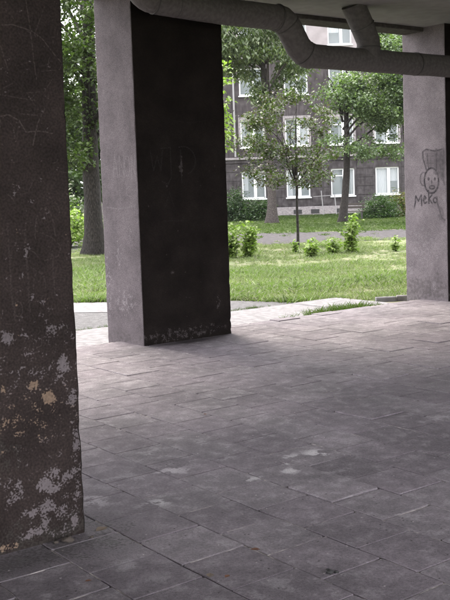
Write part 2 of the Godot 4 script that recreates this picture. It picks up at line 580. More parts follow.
func pillars() -> void:
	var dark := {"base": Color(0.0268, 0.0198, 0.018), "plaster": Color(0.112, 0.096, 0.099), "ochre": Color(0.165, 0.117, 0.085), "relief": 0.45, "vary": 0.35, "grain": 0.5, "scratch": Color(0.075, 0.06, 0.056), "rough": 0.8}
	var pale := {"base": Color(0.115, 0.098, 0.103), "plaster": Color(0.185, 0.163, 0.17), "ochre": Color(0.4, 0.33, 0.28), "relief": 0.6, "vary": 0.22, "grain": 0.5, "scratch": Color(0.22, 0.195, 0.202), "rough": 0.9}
	var r := RandomNumberGenerator.new()
	# ---- the near pillar: front face from x 0.95 to 2.105
	var a0 := 0.95
	var L := 2.105 - a0
	var near := dark.duplicate()
	var P := func(x: float, y: float) -> Vector2: return Vector2(x - a0, y)
	near.peel = -0.5
	near.blobs = [
		[1.08, 0.825, 0.035, 0.05, 0.95, 0], [1.0, 0.675, 0.035, 0.035, 0.95, 1], [0.925, 0.755, 0.022, 0.018, 0.9, 1], [1.12, 0.665, 0.025, 0.04, 0.9, 0],
		[1.125, 0.455, 0.025, 0.11, 0.7, 0], [1.0, 0.28, 0.11, 0.06, 0.7, 0], [0.8, 0.285, 0.045, 0.055, 0.68, 0], [1.13, 0.25, 0.03, 0.12, 0.5, 0],
		[0.93, 0.17, 0.09, 0.03, 0.7, 0], [0.88, 0.07, 0.07, 0.03, 0.8, 0], [0.76, 0.03, 0.05, 0.02, 0.8, 1], [1.1, 0.075, 0.02, 0.02, 1.1, 0],
		[1.0, 0.13, 0.12, 0.1, 0.5, 0], [0.8, 0.97, 0.03, 0.03, 0.8, 0], [0.92, 1.36, 0.025, 0.03, 0.8, 0], [1.05, 1.0, 0.07, 0.015, 0.6, 0], [0.9, 0.62, 0.2, 0.12, 0.3, 1],
		[0.95, 0.75, 0.25, 0.3, 0.28, 0], [0.5, 0.3, 0.2, 0.2, 0.7, 0], [0.4, 0.8, 0.15, 0.1, 0.7, 0], [0.6, 0.5, 0.1, 0.1, 0.6, 1],
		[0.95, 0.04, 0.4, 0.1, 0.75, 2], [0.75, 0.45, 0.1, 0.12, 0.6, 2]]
	near.scratches = [
		[[P.call(1.78, 2.35), P.call(1.86, 2.36), P.call(1.95, 2.34), P.call(2.0, 2.31), P.call(2.06, 2.24), P.call(2.1, 2.2)], 0.0022, 0.8],
		[[P.call(1.93, 2.47), P.call(1.945, 2.36), P.call(1.955, 2.22), P.call(1.965, 2.12)], 0.002, 0.7],
		[[P.call(2.02, 2.45), P.call(1.99, 2.38), P.call(1.965, 2.32)], 0.002, 0.5],
		[[P.call(1.75, 2.33), P.call(1.8, 2.26), P.call(1.83, 2.16)], 0.0025, 0.6],
		[[P.call(1.7, 2.06), P.call(1.8, 2.05), P.call(1.95, 2.03)], 0.002, 0.6],
		[[P.call(1.75, 1.95), P.call(1.82, 1.965), P.call(1.87, 1.94), P.call(1.9, 1.89), P.call(1.97, 1.895), P.call(2.03, 1.885)], 0.0028, 0.9],
		[[P.call(1.88, 1.97), P.call(1.96, 1.965)], 0.002, 0.7], [[P.call(2.0, 2.0), P.call(1.96, 1.93), P.call(1.93, 1.83)], 0.0022, 0.8],
		[arc(0.8, 1.93, 0.03, 0.05, -2.2, 1.4), 0.0026, 0.8],
		[arc(1.02, 1.42, 0.05, 0.13, 0.0, 3.2), 0.003, 0.45], [arc(0.98, 1.2, 0.03, 0.06, -0.3, 3.4), 0.003, 0.35], [arc(0.87, 1.1, 0.02, 0.035, 0.0, 6.2), 0.0022, 0.5],
		[[P.call(1.79, 1.5), P.call(1.79, 1.2), P.call(1.8, 1.05)], 0.004, 0.3], [[P.call(1.87, 1.45), P.call(1.875, 1.1)], 0.005, 0.3], [[P.call(2.0, 1.35), P.call(2.005, 1.15)], 0.004, 0.3]]
	r.seed = 5
	for i in 90:
		var u := r.randf_range(0.3, 1.13)
		var y := r.randf_range(0.25, 2.45)
		var an := r.randf_range(-0.6, 0.6) + (PI / 2 if r.randf() < 0.5 else 0.0)
		var ln := r.randf_range(0.01, 0.09)
		near.scratches.append([[Vector2(u, y), Vector2(u + cos(an) * ln, y + sin(an) * ln * 0.6), Vector2(u + cos(an + 0.4) * ln * 1.7, y + sin(an + 0.4) * ln * 1.5)], 0.0016, r.randf_range(0.2, 0.6)])
	for i in 70:
		near.blobs.append([r.randf_range(0.55, 1.13), r.randf_range(0.1, 1.7), r.randf_range(0.006, 0.014), r.randf_range(0.006, 0.016), r.randf_range(0.45, 0.75), 1 if r.randf() < 0.3 else 0])
	var m_near := face_material(L, 3.7, 400.0, 101, near)
	# ---- faces shared by the far pillars
	var dark2 := dark.duplicate()
	dark2.vary = 0.35
	dark2.rough = 0.95
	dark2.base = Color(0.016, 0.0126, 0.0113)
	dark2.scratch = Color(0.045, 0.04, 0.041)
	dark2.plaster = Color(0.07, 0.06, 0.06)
	dark2.blobs = [[0.38, 0.75, 0.02, 0.03, 0.9, 0], [0.55, 1.87, 0.03, 0.12, 0.75, 0], [0.5, 0.08, 0.6, 0.06, 0.5, 0], [0.98, 0.35, 0.03, 0.1, 0.6, 0]]
	dark2.scratches = [
		[[Vector2(0.17, 2.03), Vector2(0.2, 1.83), Vector2(0.25, 1.98), Vector2(0.29, 1.83), Vector2(0.32, 2.04)], 0.006, 0.5],
		[[Vector2(0.3, 2.06), Vector2(0.42, 2.07), Vector2(0.42, 1.75), Vector2(0.37, 1.68), Vector2(0.3, 1.72)], 0.006, 0.55],
		[[Vector2(0.55, 1.7), Vector2(0.55, 2.04)], 0.008, 0.5], [arc(0.58, 1.93, 0.16, 0.15, -1.2, 1.9), 0.006, 0.6],
		[[Vector2(0.33, 1.45), Vector2(0.39, 1.6), Vector2(0.44, 1.45)], 0.005, 0.35], [[Vector2(0.3, 1.3), Vector2(0.6, 1.29)], 0.004, 0.35],
		[[Vector2(0.48, 2.35), Vector2(0.7, 2.33), Vector2(0.9, 2.36)], 0.004, 0.25]]
	r.seed = 6
	for i in 110:
		dark2.blobs.append([r.randf_range(0.05, 1.1), r.randf_range(0.05, 1.9), r.randf_range(0.006, 0.016), r.randf_range(0.006, 0.018), r.randf_range(0.4, 0.75), 0])
	var m_dark := face_material(1.155, 3.7, 200.0, 111, dark2)
	var pale1 := pale.duplicate()
	var D := func(d: float, y: float) -> Vector2: return Vector2(9.238 - d, y)
	# ANON scratched at head height
	pale1.scratches = [
		[[D.call(8.98, 1.78), D.call(8.93, 2.02), D.call(8.88, 1.78)], 0.006, 0.6], [[D.call(8.955, 1.87), D.call(8.9, 1.87)], 0.005, 0.5],
		[[D.call(8.84, 1.77), D.call(8.84, 2.0), D.call(8.75, 1.78), D.call(8.75, 2.01)], 0.006, 0.55],
		[arc(0.555, 1.89, 0.05, 0.11, 0.0, TAU, 18), 0.006, 0.55],
		[[D.call(8.6, 1.75), D.call(8.6, 1.99), D.call(8.53, 1.77), D.call(8.53, 1.99)], 0.006, 0.5],
		[arc(0.58, 1.62, 0.06, 0.05, 0.3, 5.8, 12), 0.005, 0.45], [[D.call(9.15, 1.46), D.call(8.9, 1.44), D.call(8.56, 1.47)], 0.008, 0.35], [[D.call(8.86, 1.66), D.call(8.85, 1.52)], 0.005, 0.3]]
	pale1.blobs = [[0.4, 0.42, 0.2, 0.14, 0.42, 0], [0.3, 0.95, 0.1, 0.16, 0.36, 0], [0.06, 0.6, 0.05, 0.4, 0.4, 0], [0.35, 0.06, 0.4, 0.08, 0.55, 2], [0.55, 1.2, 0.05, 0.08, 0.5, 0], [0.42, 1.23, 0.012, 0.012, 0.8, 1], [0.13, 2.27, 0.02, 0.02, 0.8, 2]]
	r.seed = 7
	for i in 50:
		var u := r.randf_range(0.04, 0.7)
		var y := r.randf_range(0.3, 2.1)
		pale1.scratches.append([[Vector2(u, y), Vector2(u + r.randf_range(-0.03, 0.03), y + r.randf_range(-0.14, 0.14))], 0.004, r.randf_range(0.12, 0.4)])
	var m_pale := face_material(0.75, 3.7, 200.0, 121, pale1)
	# ---- the far pillar's face with the drawing
	var pale2 := pale.duplicate()
	pale2.base = Color(0.155, 0.134, 0.14)
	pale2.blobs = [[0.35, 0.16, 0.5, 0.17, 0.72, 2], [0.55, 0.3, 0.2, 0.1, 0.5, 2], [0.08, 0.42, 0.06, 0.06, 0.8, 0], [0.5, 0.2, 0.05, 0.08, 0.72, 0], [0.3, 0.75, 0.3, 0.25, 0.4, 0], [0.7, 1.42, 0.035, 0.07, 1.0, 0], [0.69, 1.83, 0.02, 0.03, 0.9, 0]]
	pale2.mark = Color(0.014, 0.013, 0.015)
	var g := []
	g.append([arc(0.485, 1.635, 0.125, 0.17, 0.0, TAU, 26), 0.014, 0.95])                                   # head
	g.append([arc(0.345, 1.66, 0.06, 0.09, 0.9, 5.4, 12), 0.009, 0.7])                                      # ear
	g.append([[Vector2(0.4, 1.78), Vector2(0.375, 1.86), Vector2(0.345, 1.94), Vector2(0.34, 2.03), Vector2(0.4, 2.06), Vector2(0.55, 2.03), Vector2(0.7, 2.05)], 0.012, 0.8])
	g.append([[Vector2(0.44, 1.8), Vector2(0.42, 1.95), Vector2(0.425, 2.0)], 0.012, 0.7])
	g.append([[Vector2(0.48, 1.81), Vector2(0.48, 1.94), Vector2(0.5, 2.02)], 0.008, 0.5])
	g.append([[Vector2(0.53, 1.8), Vector2(0.55, 1.9), Vector2(0.54, 2.02)], 0.01, 0.5])
	for i in 7:
		g.append([[Vector2(0.54 + i * 0.027, 1.74 - i * 0.012), Vector2(0.56 + i * 0.025, 1.88), Vector2(0.55 + i * 0.026, 2.0 + 0.06 * sin(i * 2.3))], 0.02, 0.5 + 0.2 * sin(i * 1.7)])
	g.append([[Vector2(0.625, 1.75), Vector2(0.68, 1.68), Vector2(0.71, 1.58)], 0.016, 0.5])
	for i in 7:
		g.append([[Vector2(0.4 + 0.01 * sin(i * 2.0), 1.84 + i * 0.032), Vector2(0.55, 1.83 + i * 0.034), Vector2(0.72, 1.84 + i * 0.033)], 0.016, 0.42 + 0.1 * sin(i * 1.9)])
	for i in 4:
		g.append([[Vector2(0.6 + i * 0.03, 1.7 - i * 0.02), Vector2(0.62 + i * 0.028, 1.86), Vector2(0.6 + i * 0.034, 2.03)], 0.02, 0.6])
	for e in [[0.435, 1.66], [0.545, 1.655]]:
		g.append([arc(e[0], e[1], 0.008, 0.012, 0, TAU, 6), 0.012, 0.8])
	g.append([[Vector2(0.488, 1.635), Vector2(0.492, 1.6)], 0.011, 0.7])
	g.append([arc(0.495, 1.545, 0.045, 0.022, 0, TAU, 10), 0.012, 0.85])
	# Meka
	g.append([[Vector2(0.17, 1.27), Vector2(0.19, 1.34), Vector2(0.2, 1.43), Vector2(0.245, 1.36), Vector2(0.3, 1.44), Vector2(0.305, 1.3)], 0.012, 0.95])
	g.append([[Vector2(0.34, 1.37), Vector2(0.385, 1.4), Vector2(0.36, 1.43), Vector2(0.335, 1.37), Vector2(0.36, 1.33), Vector2(0.4, 1.345)], 0.012, 0.9])
	g.append([[Vector2(0.43, 1.5), Vector2(0.435, 1.33)], 0.012, 0.95])
	g.append([[Vector2(0.49, 1.44), Vector2(0.435, 1.39), Vector2(0.49, 1.33)], 0.012, 0.9])
	g.append([arc(0.545, 1.37, 0.03, 0.035, 0, TAU, 10), 0.012, 0.9])
	g.append([[Vector2(0.575, 1.41), Vector2(0.58, 1.34), Vector2(0.62, 1.24), Vector2(0.65, 1.14), Vector2(0.7, 1.1)], 0.015, 0.6])
	g.append([[Vector2(0.6, 1.28), Vector2(0.66, 1.25), Vector2(0.68, 1.17), Vector2(0.63, 1.12)], 0.018, 0.45])
	g.append([[Vector2(0.61, 1.16), Vector2(0.69, 1.08)], 0.02, 0.4])
	pale2.graffiti = g
	pale2.scratches = []
	r.seed = 8
	for i in 30:
		var u := r.randf_range(0.04, 0.7)
		var y := r.randf_range(0.1, 1.3)
		pale2.scratches.append([[Vector2(u, y), Vector2(u + r.randf_range(-0.05, 0.05), y + r.randf_range(-0.05, 0.05))], 0.004, r.randf_range(0.1, 0.35)])
	var m_drawn := face_material(0.75, 3.7, 240.0, 131, pale2)

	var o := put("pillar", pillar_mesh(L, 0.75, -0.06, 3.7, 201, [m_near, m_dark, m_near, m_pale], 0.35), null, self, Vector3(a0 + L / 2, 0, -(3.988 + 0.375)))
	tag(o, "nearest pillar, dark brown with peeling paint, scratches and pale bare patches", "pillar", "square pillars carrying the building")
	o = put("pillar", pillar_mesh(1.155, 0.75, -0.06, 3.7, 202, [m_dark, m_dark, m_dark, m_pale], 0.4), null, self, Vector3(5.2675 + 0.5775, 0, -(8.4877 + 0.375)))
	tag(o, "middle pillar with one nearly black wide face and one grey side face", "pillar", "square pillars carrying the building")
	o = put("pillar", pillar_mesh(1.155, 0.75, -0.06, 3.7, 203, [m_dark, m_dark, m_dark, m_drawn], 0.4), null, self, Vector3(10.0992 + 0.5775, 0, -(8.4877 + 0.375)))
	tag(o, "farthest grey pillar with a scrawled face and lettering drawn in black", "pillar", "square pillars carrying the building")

# ------------------------------------------------------------------ the paved floor

func floor_texture() -> ImageTexture:
	# 10 x 10 m: x from 1 to 11, distance out from 0 to 10
	var n := 2048
	var ppm := n / 10.0
	var coarse := noise_bytes(n, n, 0.9 / ppm, 301, 5)
	var medium := noise_bytes(n, n, 7.0 / ppm, 302, 5)
	var fine := noise_bytes(n, n, 45.0 / ppm, 303, 3)
	var cell := 8
	var cn := n / cell + 2
	var wl := PackedFloat32Array()
	wl.resize(cn * cn)
	wl.fill(-0.2)
	var wd := wl.duplicate()
	wd.fill(-1.0)
	# lime and mortar stains: [x, distance, half widths, weight]
	var pale := [[3.82, 4.24, 0.11, 0.11, 0.74], [3.46, 4.07, 0.08, 0.07, 0.74], [3.21, 4.1, 0.11, 0.06, 0.66], [3.52, 4.2, 0.05, 0.05, 0.7], [3.66, 4.3, 0.12, 0.07, 0.6], [3.82, 4.76, 0.12, 0.2, 0.5], [3.62, 3.92, 0.1, 0.05, 0.55], [2.36, 4.38, 0.16, 0.22, 0.6],
		[3.1, 4.97, 0.25, 0.2, 0.45], [3.44, 5.05, 0.2, 0.25, 0.45], [2.97, 4.54, 0.16, 0.16, 0.62], [2.6, 4.12, 0.16, 0.1, 0.62], [2.24, 4.05, 0.12, 0.12, 0.5], [2.04, 3.5, 0.12, 0.08, 0.55], [2.65, 4.6, 0.25, 0.2, 0.5],
		[3.35, 4.55, 0.12, 0.2, 0.5], [5.0, 4.3, 0.3, 0.12, 0.5], [5.6, 5.0, 0.2, 0.15, 0.48], [2.4, 3.3, 0.2, 0.2, 0.4], [2.1, 3.25, 0.15, 0.1, 0.5], [6.5, 7.8, 0.5, 0.3, 0.42], [5.0, 7.3, 0.5, 0.4, 0.4], [4.2, 7.0, 0.4, 0.5, 0.4], [7.0, 7.0, 0.4, 0.2, 0.42], [2.75, 5.3, 0.3, 0.3, 0.45], [3.5, 6.2, 0.5, 0.4, 0.42], [4.4, 5.9, 0.4, 0.3, 0.4], [3.0, 3.4, 0.3, 0.25, 0.38], [4.6, 4.6, 0.3, 0.3, 0.36], [3.7, 7.6, 0.5, 0.4, 0.45], [8.0, 8.0, 0.6, 0.4, 0.42], [2.3, 2.9, 0.3, 0.2, 0.42]]
	# near-pillar moss and dirt, then darker patches: [x, distance, half widths, weight]
	var dark_patches := [[2.22, 3.95, 0.16, 0.3, 0.6], [1.8, 3.87, 0.45, 0.14, 0.8], [2.08, 3.8, 0.25, 0.16, 0.62], [5.5, 8.38, 0.6, 0.08, 0.62], [10.3, 8.38, 0.6, 0.08, 0.5], [5.9, 4.9, 0.8, 0.5, 0.36]]
	for b in pale:
		wl = _blob(wl, cn, cell, ppm, b)
	for b in dark_patches:
		wd = _blob(wd, cn, cell, ppm, b)
	var px := PackedByteArray()
	px.resize(n * n * 3)
	for y in n:
		var j := y / cell
		var fy := float(y % cell) / cell
		for x in n:
			var k := y * n + x
			var i := x / cell
			var fx := float(x % cell) / cell
			var q := j * cn + i
			var c := coarse[k] / 255.0
			var m := medium[k] / 255.0
			var f := fine[k] / 255.0
			var rnd := m * 1.3 + f * 0.35 - 0.83
			var v := 0.218 * (1.0 + 0.7 * (c - 0.5)) * (1.0 + 0.6 * (m - 0.5)) * (1.0 + 0.6 * (f - 0.5))
			var r := v * 1.065
			var g := v * 0.93
			var b := v * 1.015
			var il := lerpf(lerpf(wl[q], wl[q + 1], fx), lerpf(wl[q + cn], wl[q + cn + 1], fx), fy)
			var pl := clampf((il + rnd) * (5.0 if il < 0.0 else 8.0), 0.0, 1.0) * (0.35 + 0.5 * clampf(il + 0.5, 0.0, 1.0))
			var lime := lerpf(0.36, 0.75, clampf((il + 0.05) * 5.0, 0.0, 1.0))
			r = lerpf(r, lime, pl)
			g = lerpf(g, lime * 0.95, pl)
			b = lerpf(b, lime * 0.97, pl)
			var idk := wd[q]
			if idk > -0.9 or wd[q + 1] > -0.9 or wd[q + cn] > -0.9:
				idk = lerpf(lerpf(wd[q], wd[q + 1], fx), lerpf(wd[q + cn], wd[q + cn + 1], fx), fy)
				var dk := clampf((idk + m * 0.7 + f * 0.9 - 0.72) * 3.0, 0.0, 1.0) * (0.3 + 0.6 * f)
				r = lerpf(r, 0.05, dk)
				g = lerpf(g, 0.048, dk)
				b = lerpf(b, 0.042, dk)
			px[k * 3] = int(pow(r, 0.4545) * 255.0)
			px[k * 3 + 1] = int(pow(g, 0.4545) * 255.0)
			px[k * 3 + 2] = int(pow(b, 0.4545) * 255.0)
	var r2 := RandomNumberGenerator.new()
	r2.seed = 304
	for i in 9000:
		var x := r2.randi_range(1, n - 3)
		var y := r2.randi_range(1, n - 3)
		var c := r2.randi_range(60, 85) if r2.randf() < 0.6 else r2.randi_range(165, 215)
		for e in (1 if r2.randf() < 0.7 else 3):
			var k := ((y + e % 2) * n + x + e / 2) * 3
			px[k] = c
			px[k + 1] = int(c * 0.96)
			px[k + 2] = int(c * 0.95)
	return ImageTexture.create_from_image(Image.create_from_data(n, n, false, Image.FORMAT_RGB8, px))

func _blob(w: PackedFloat32Array, cn: int, cell: int, ppm: float, b: Array) -> PackedFloat32Array:
	for j in cn:
		var d := 10.0 - j * cell / ppm
		var dh: float = (d - b[1]) / b[3]
		if absf(dh) > 1.8:
			continue
		for i in cn:
			var du: float = (1.0 + i * cell / ppm - b[0]) / b[2]
			var q := du * du + dh * dh
			if q < 3.0:
				var k := j * cn + i
				w[k] = maxf(w[k], b[4] * (1.0 - q * 0.5) - 0.5)
	return w

func slab_shape(seed_: int, lx: float, lz: float) -> Shape:
	var r := RandomNumberGenerator.new()
	r.seed = seed_
	var s := Shape.new()
	var hx := lx / 2
	var hz := lz / 2
	var top := []
	var rim := []
	var low := []
	# eight-sided outline: corners cut or broken a little
	for c in [[-1, 1], [1, 1], [1, -1], [-1, -1]]:
		var jx := r.randf_range(-0.002, 0.002)
		var jz := r.randf_range(-0.002, 0.002)
		var cut := r.randf_range(0.004, 0.012)
		if r.randf() < 0.04:
			cut = r.randf_range(0.02, 0.04)
		var p := Vector2(c[0] * (hx + jx), c[1] * (hz + jz))
		var e1: Vector2
		var e2: Vector2
		if c[0] * c[1] < 0:
			e1 = p - Vector2(c[0] * cut, 0)
			e2 = p - Vector2(0, c[1] * cut)
			if c[0] < 0:
				var t := e1
				e1 = e2
				e2 = t
			# order counter-clockwise seen from above with z down
		else:
			e1 = p - Vector2(0, c[1] * cut)
			e2 = p - Vector2(c[0] * cut, 0)
		rim.append(e1)
		rim.append(e2)
	rim.append(Vector2(r.randf_range(-0.08, 0.08), hz + r.randf_range(-0.003, 0.002)))
	rim.append(Vector2(r.randf_range(-0.08, 0.08), -hz + r.randf_range(-0.002, 0.003)))
	rim.append(Vector2(hx + r.randf_range(-0.003, 0.002), r.randf_range(-0.08, 0.08)))
	rim.append(Vector2(-hx + r.randf_range(-0.002, 0.003), r.randf_range(-0.08, 0.08)))
	# sort by angle so that the outline is simple
	rim.sort_custom(func(a, b): return a.angle() > b.angle())
	for p in rim:
		var q: Vector2 = p - p.normalized() * r.randf_range(0.002, 0.006)
		top.append(Vector3(q.x, 0, q.y))
		low.append(Vector3(p.x, -0.035, p.y))
	var n := rim.size()
	for i in range(1, n - 1):
		s.tri(top[0], top[i], top[i + 1])
	for i in n:
		var j := (i + 1) % n
		var a := Vector3(rim[i].x, -0.003, rim[i].y)
		var b := Vector3(rim[j].x, -0.003, rim[j].y)
		s.quad(a, b, top[j], top[i])
		s.quad(low[i], low[j], b, a)
	return s

func paving() -> void:
	var tex := floor_texture()
	var mats := []
	for t in [0.9, 0.97, 1.0, 0.94]:
		var m := tri_mat(tex, 0.1, 0.82, M.bump, 0.25)
		m.uv1_offset = Vector3(-0.1, 0.0, 1.0)
		m.albedo_color = Color(t, t * (0.99 if t < 0.95 else 1.0), t)
		# the grain of the cast concrete rides on a finer map
		detail(m, M.speck, 1.0)
		m.heightmap_enabled = false
		mats.append(m)
	# sand and dirt in the joints, uneven
	var bed := Shape.new()
	var nz := FastNoiseLite.new()
	nz.seed = 77
	nz.frequency = 1.1
	nz.fractal_octaves = 4
	var x0 := -3.0
	var d0 := -3.0
	var step := 0.06
	var nx := int(18.0 / step)
	var nd := int(12.0 / step)
	var ys := PackedFloat32Array()
	for j in nd + 1:
		for i in nx + 1:
			var x := x0 + i * step
			var d := d0 + j * step
			bed.v.append(Vector3(x, -0.0065 + clampf(nz.get_noise_2d(x, d) * 0.045, -0.016, 0.0028), -d))
			bed.n.append(Vector3.UP)
	for j in nd:
		for i in nx:
			var k := j * (nx + 1) + i
			bed.idx.append_array(PackedInt32Array([k, k + nx + 1, k + 1, k + 1, k + nx + 1, k + nx + 2]))
	var root := Node3D.new()
	root.name = numbered("paved_floor")
	add_child(root)
	root.set_meta("kind", "structure")
	put("sand_bed", bed.mesh(), M.bed, root)
	var base := Shape.new()
	base.box(Vector3(x0, -0.3, -9.0), Vector3(x0 + 18.0, -0.03, 3.0))
	put("floor_base", base.mesh(), M.concrete_dark, root)
	var variants := []
	for i in 8:
		variants.append(slab_shape(400 + i, 0.3368 if i % 3 == 0 else 0.3408, 0.3430 if i % 2 else 0.3470))
	var vm := []
	for s in variants:
		vm.append(s.mesh())
	var feet := [Rect2(0.95, 3.988, 1.155, 0.75), Rect2(5.2675, 8.4877, 1.155, 0.75), Rect2(10.0992, 8.4877, 1.155, 0.75)]
	var fwd := Vector3(sin(YAW), 0, -cos(YAW))
	var right := Vector3(cos(YAW), 0, sin(YAW))
	var cells := []
	var r := RandomNumberGenerator.new()
	r.seed = 91
	for i in range(-15, 37):
		var x := 2.2225 + 0.3442 * i + 0.172
		var off := (0.0 if i % 2 else 0.176) + r.randf_range(-0.025, 0.025)
		for j in range(-16, 19):
			var d := 2.48 + off + 0.3505 * (j + 0.5)
			if d < -2.95 or d > 9.16:
				continue
			# cut slabs finish the edge in a straight line
			var fit := 1.0
			if d + 0.1753 > 9.0:
				var left_over := 9.0 - (d - 0.1753)
				if left_over < 0.05:
					continue
				fit = left_over / 0.3505
				d = 9.0 - left_over * 0.5
			var tall := r.randf_range(-0.0008, 0.0022)
			var odd := r.randf()
			if odd < 0.07:
				tall += r.randf_range(0.003, 0.007)
			var b := Basis(Vector3.UP, r.randf_range(-0.007, 0.007)) * Basis(Vector3.RIGHT, r.randfn(0, 0.0035)) * Basis(Vector3.BACK, r.randfn(0, 0.0035))
			b = b * Basis(Vector3.UP, PI * r.randi_range(0, 1))
			if fit < 1.0:
				b = b.scaled(Vector3(1, 1, fit))
			var at := Vector3(x + r.randf_range(-0.0015, 0.0015), tall, -d)
			var v := r.randi_range(0, 7)
			var t := r.randi_range(0, 3)
			var inside := false
			for f in feet:
				if f.has_point(Vector2(x, d)):
					inside = true
			# the tilted flag that gapes in the shade on the right
			if absf(x - 5.84) < 0.18 and absf(d - 5.5) < 0.18:
				b = Basis(Vector3.BACK, 0.022) * Basis(Vector3.RIGHT, 0.024)
				at.y = 0.011
			var z := at.dot(fwd)
			var rr := at.dot(right)
			var y_up := -EYE
			var seen_ := false
			if z > 1.5:
				var u := 225.0 + FOCAL * rr / z
				seen_ = u > -10 and u < 460 and z > 3.6
				if z < 4.5 and rr < -0.95:
					seen_ = false
			cells.append([z if seen_ else 1000.0 + z, Transform3D(b, at), v, t])
	cells.sort_custom(func(a, b): return a[0] < b[0])
	var rest := Shape.new()
	for k in cells.size():
		var e: Array = cells[k]
		if k < 300 and e[0] < 900.0:
			var o := put("paving_slab", vm[e[2]], mats[e[3]], root)
			o.name = "paving_slab" if k == 0 else "paving_slab_%03d" % k
			o.transform = e[1]
		else:
			var s: Shape = variants[e[2]]
			var q := rest.v.size()
			var tr: Transform3D = e[1]
			rest.v.append_array(tr * s.v)
			for nn in s.n:
				rest.n.append(tr.basis * nn)
			for ii in s.idx:
				rest.idx.append(q + ii)
	# pale sand brushed into the joints
	var sand := Shape.new()
	r.seed = 92
	for k in cells.size():
		var tr: Transform3D = cells[k][1]
		for e in 2:
			if r.randf() > (0.8 if e == 0 else 0.3):
				continue
			var mid := tr.origin + (Vector3(0, 0, 0.1753) if e == 0 else Vector3(0.1721, 0, 0))
			mid.y = 0.0
			var along := Vector3.RIGHT if e == 0 else Vector3.FORWARD
			var across := Vector3.BACK if e == 0 else Vector3.RIGHT
			var pa := []
			for q in 9:
				var wdt := r.randf_range(0.0025, 0.0075) * (1.6 if r.randf() < 0.08 else 1.0)
				var c := mid + along * (q / 8.0 - 0.5) * 0.35 + across * r.randf_range(-0.002, 0.002) + Vector3(0, r.randf_range(-0.004, 0.0012), 0)
				pa.append([c - across * wdt - Vector3(0, 0.004, 0), c, c + across * wdt - Vector3(0, 0.004, 0)])
			var from := r.randi_range(0, 3)
			var to := r.randi_range(5, 8)
			for q in range(from, to):
				var a: Array = pa[q]
				var b: Array = pa[q + 1]
				if e == 0:
					sand.quad(a[2], b[2], b[1], a[1])
					sand.quad(a[1], b[1], b[0], a[0])
				else:
					sand.quad(a[2], b[2], b[1], a[1])
					sand.quad(a[1], b[1], b[0], a[0])
	var so := put("joint_sand", sand.mesh(), M.sand, root)
	so.set_meta("kind", "stuff")
	var ro := put("paving_slabs", rest.mesh(), mats[1], root)
	ro.set_meta("kind", "stuff")

# ------------------------------------------------------------------ the near building: ceiling, beam, walls above

func near_building() -> void:
	var o := thing("building_on_pillars", Vector3(0, 3.55, -8.9), "underside of the building overhead, pale grey ceiling with dark edge beam", "building")
	var at := -o.position
	var xl := -14.0
	var xr := 22.0
	var back := 3.0
	var xs := 5.30                      # the edge beam ends on this pillar
	var s := Shape.new()
	s.box(Vector3(xl, 3.692, -9.24), Vector3(xr, 3.95, back))
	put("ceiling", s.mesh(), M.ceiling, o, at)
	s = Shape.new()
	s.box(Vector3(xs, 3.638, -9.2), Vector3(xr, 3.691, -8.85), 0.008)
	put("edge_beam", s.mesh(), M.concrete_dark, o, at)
	s = Shape.new()
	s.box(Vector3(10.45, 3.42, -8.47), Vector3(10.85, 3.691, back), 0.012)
	put("cross_beam", s.mesh(), M.concrete_dark, o, at)
	s = Shape.new()
	s.box(Vector3(xl, 3.952, -9.5), Vector3(xr, 13.0, back + 0.6))
	put("upper_wall", s.mesh(), M.plaster_outer, o, at)
	s = Shape.new()
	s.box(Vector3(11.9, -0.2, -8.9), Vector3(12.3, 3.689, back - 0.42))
	put("end_wall", s.mesh(), M.concrete_dark, o, at)

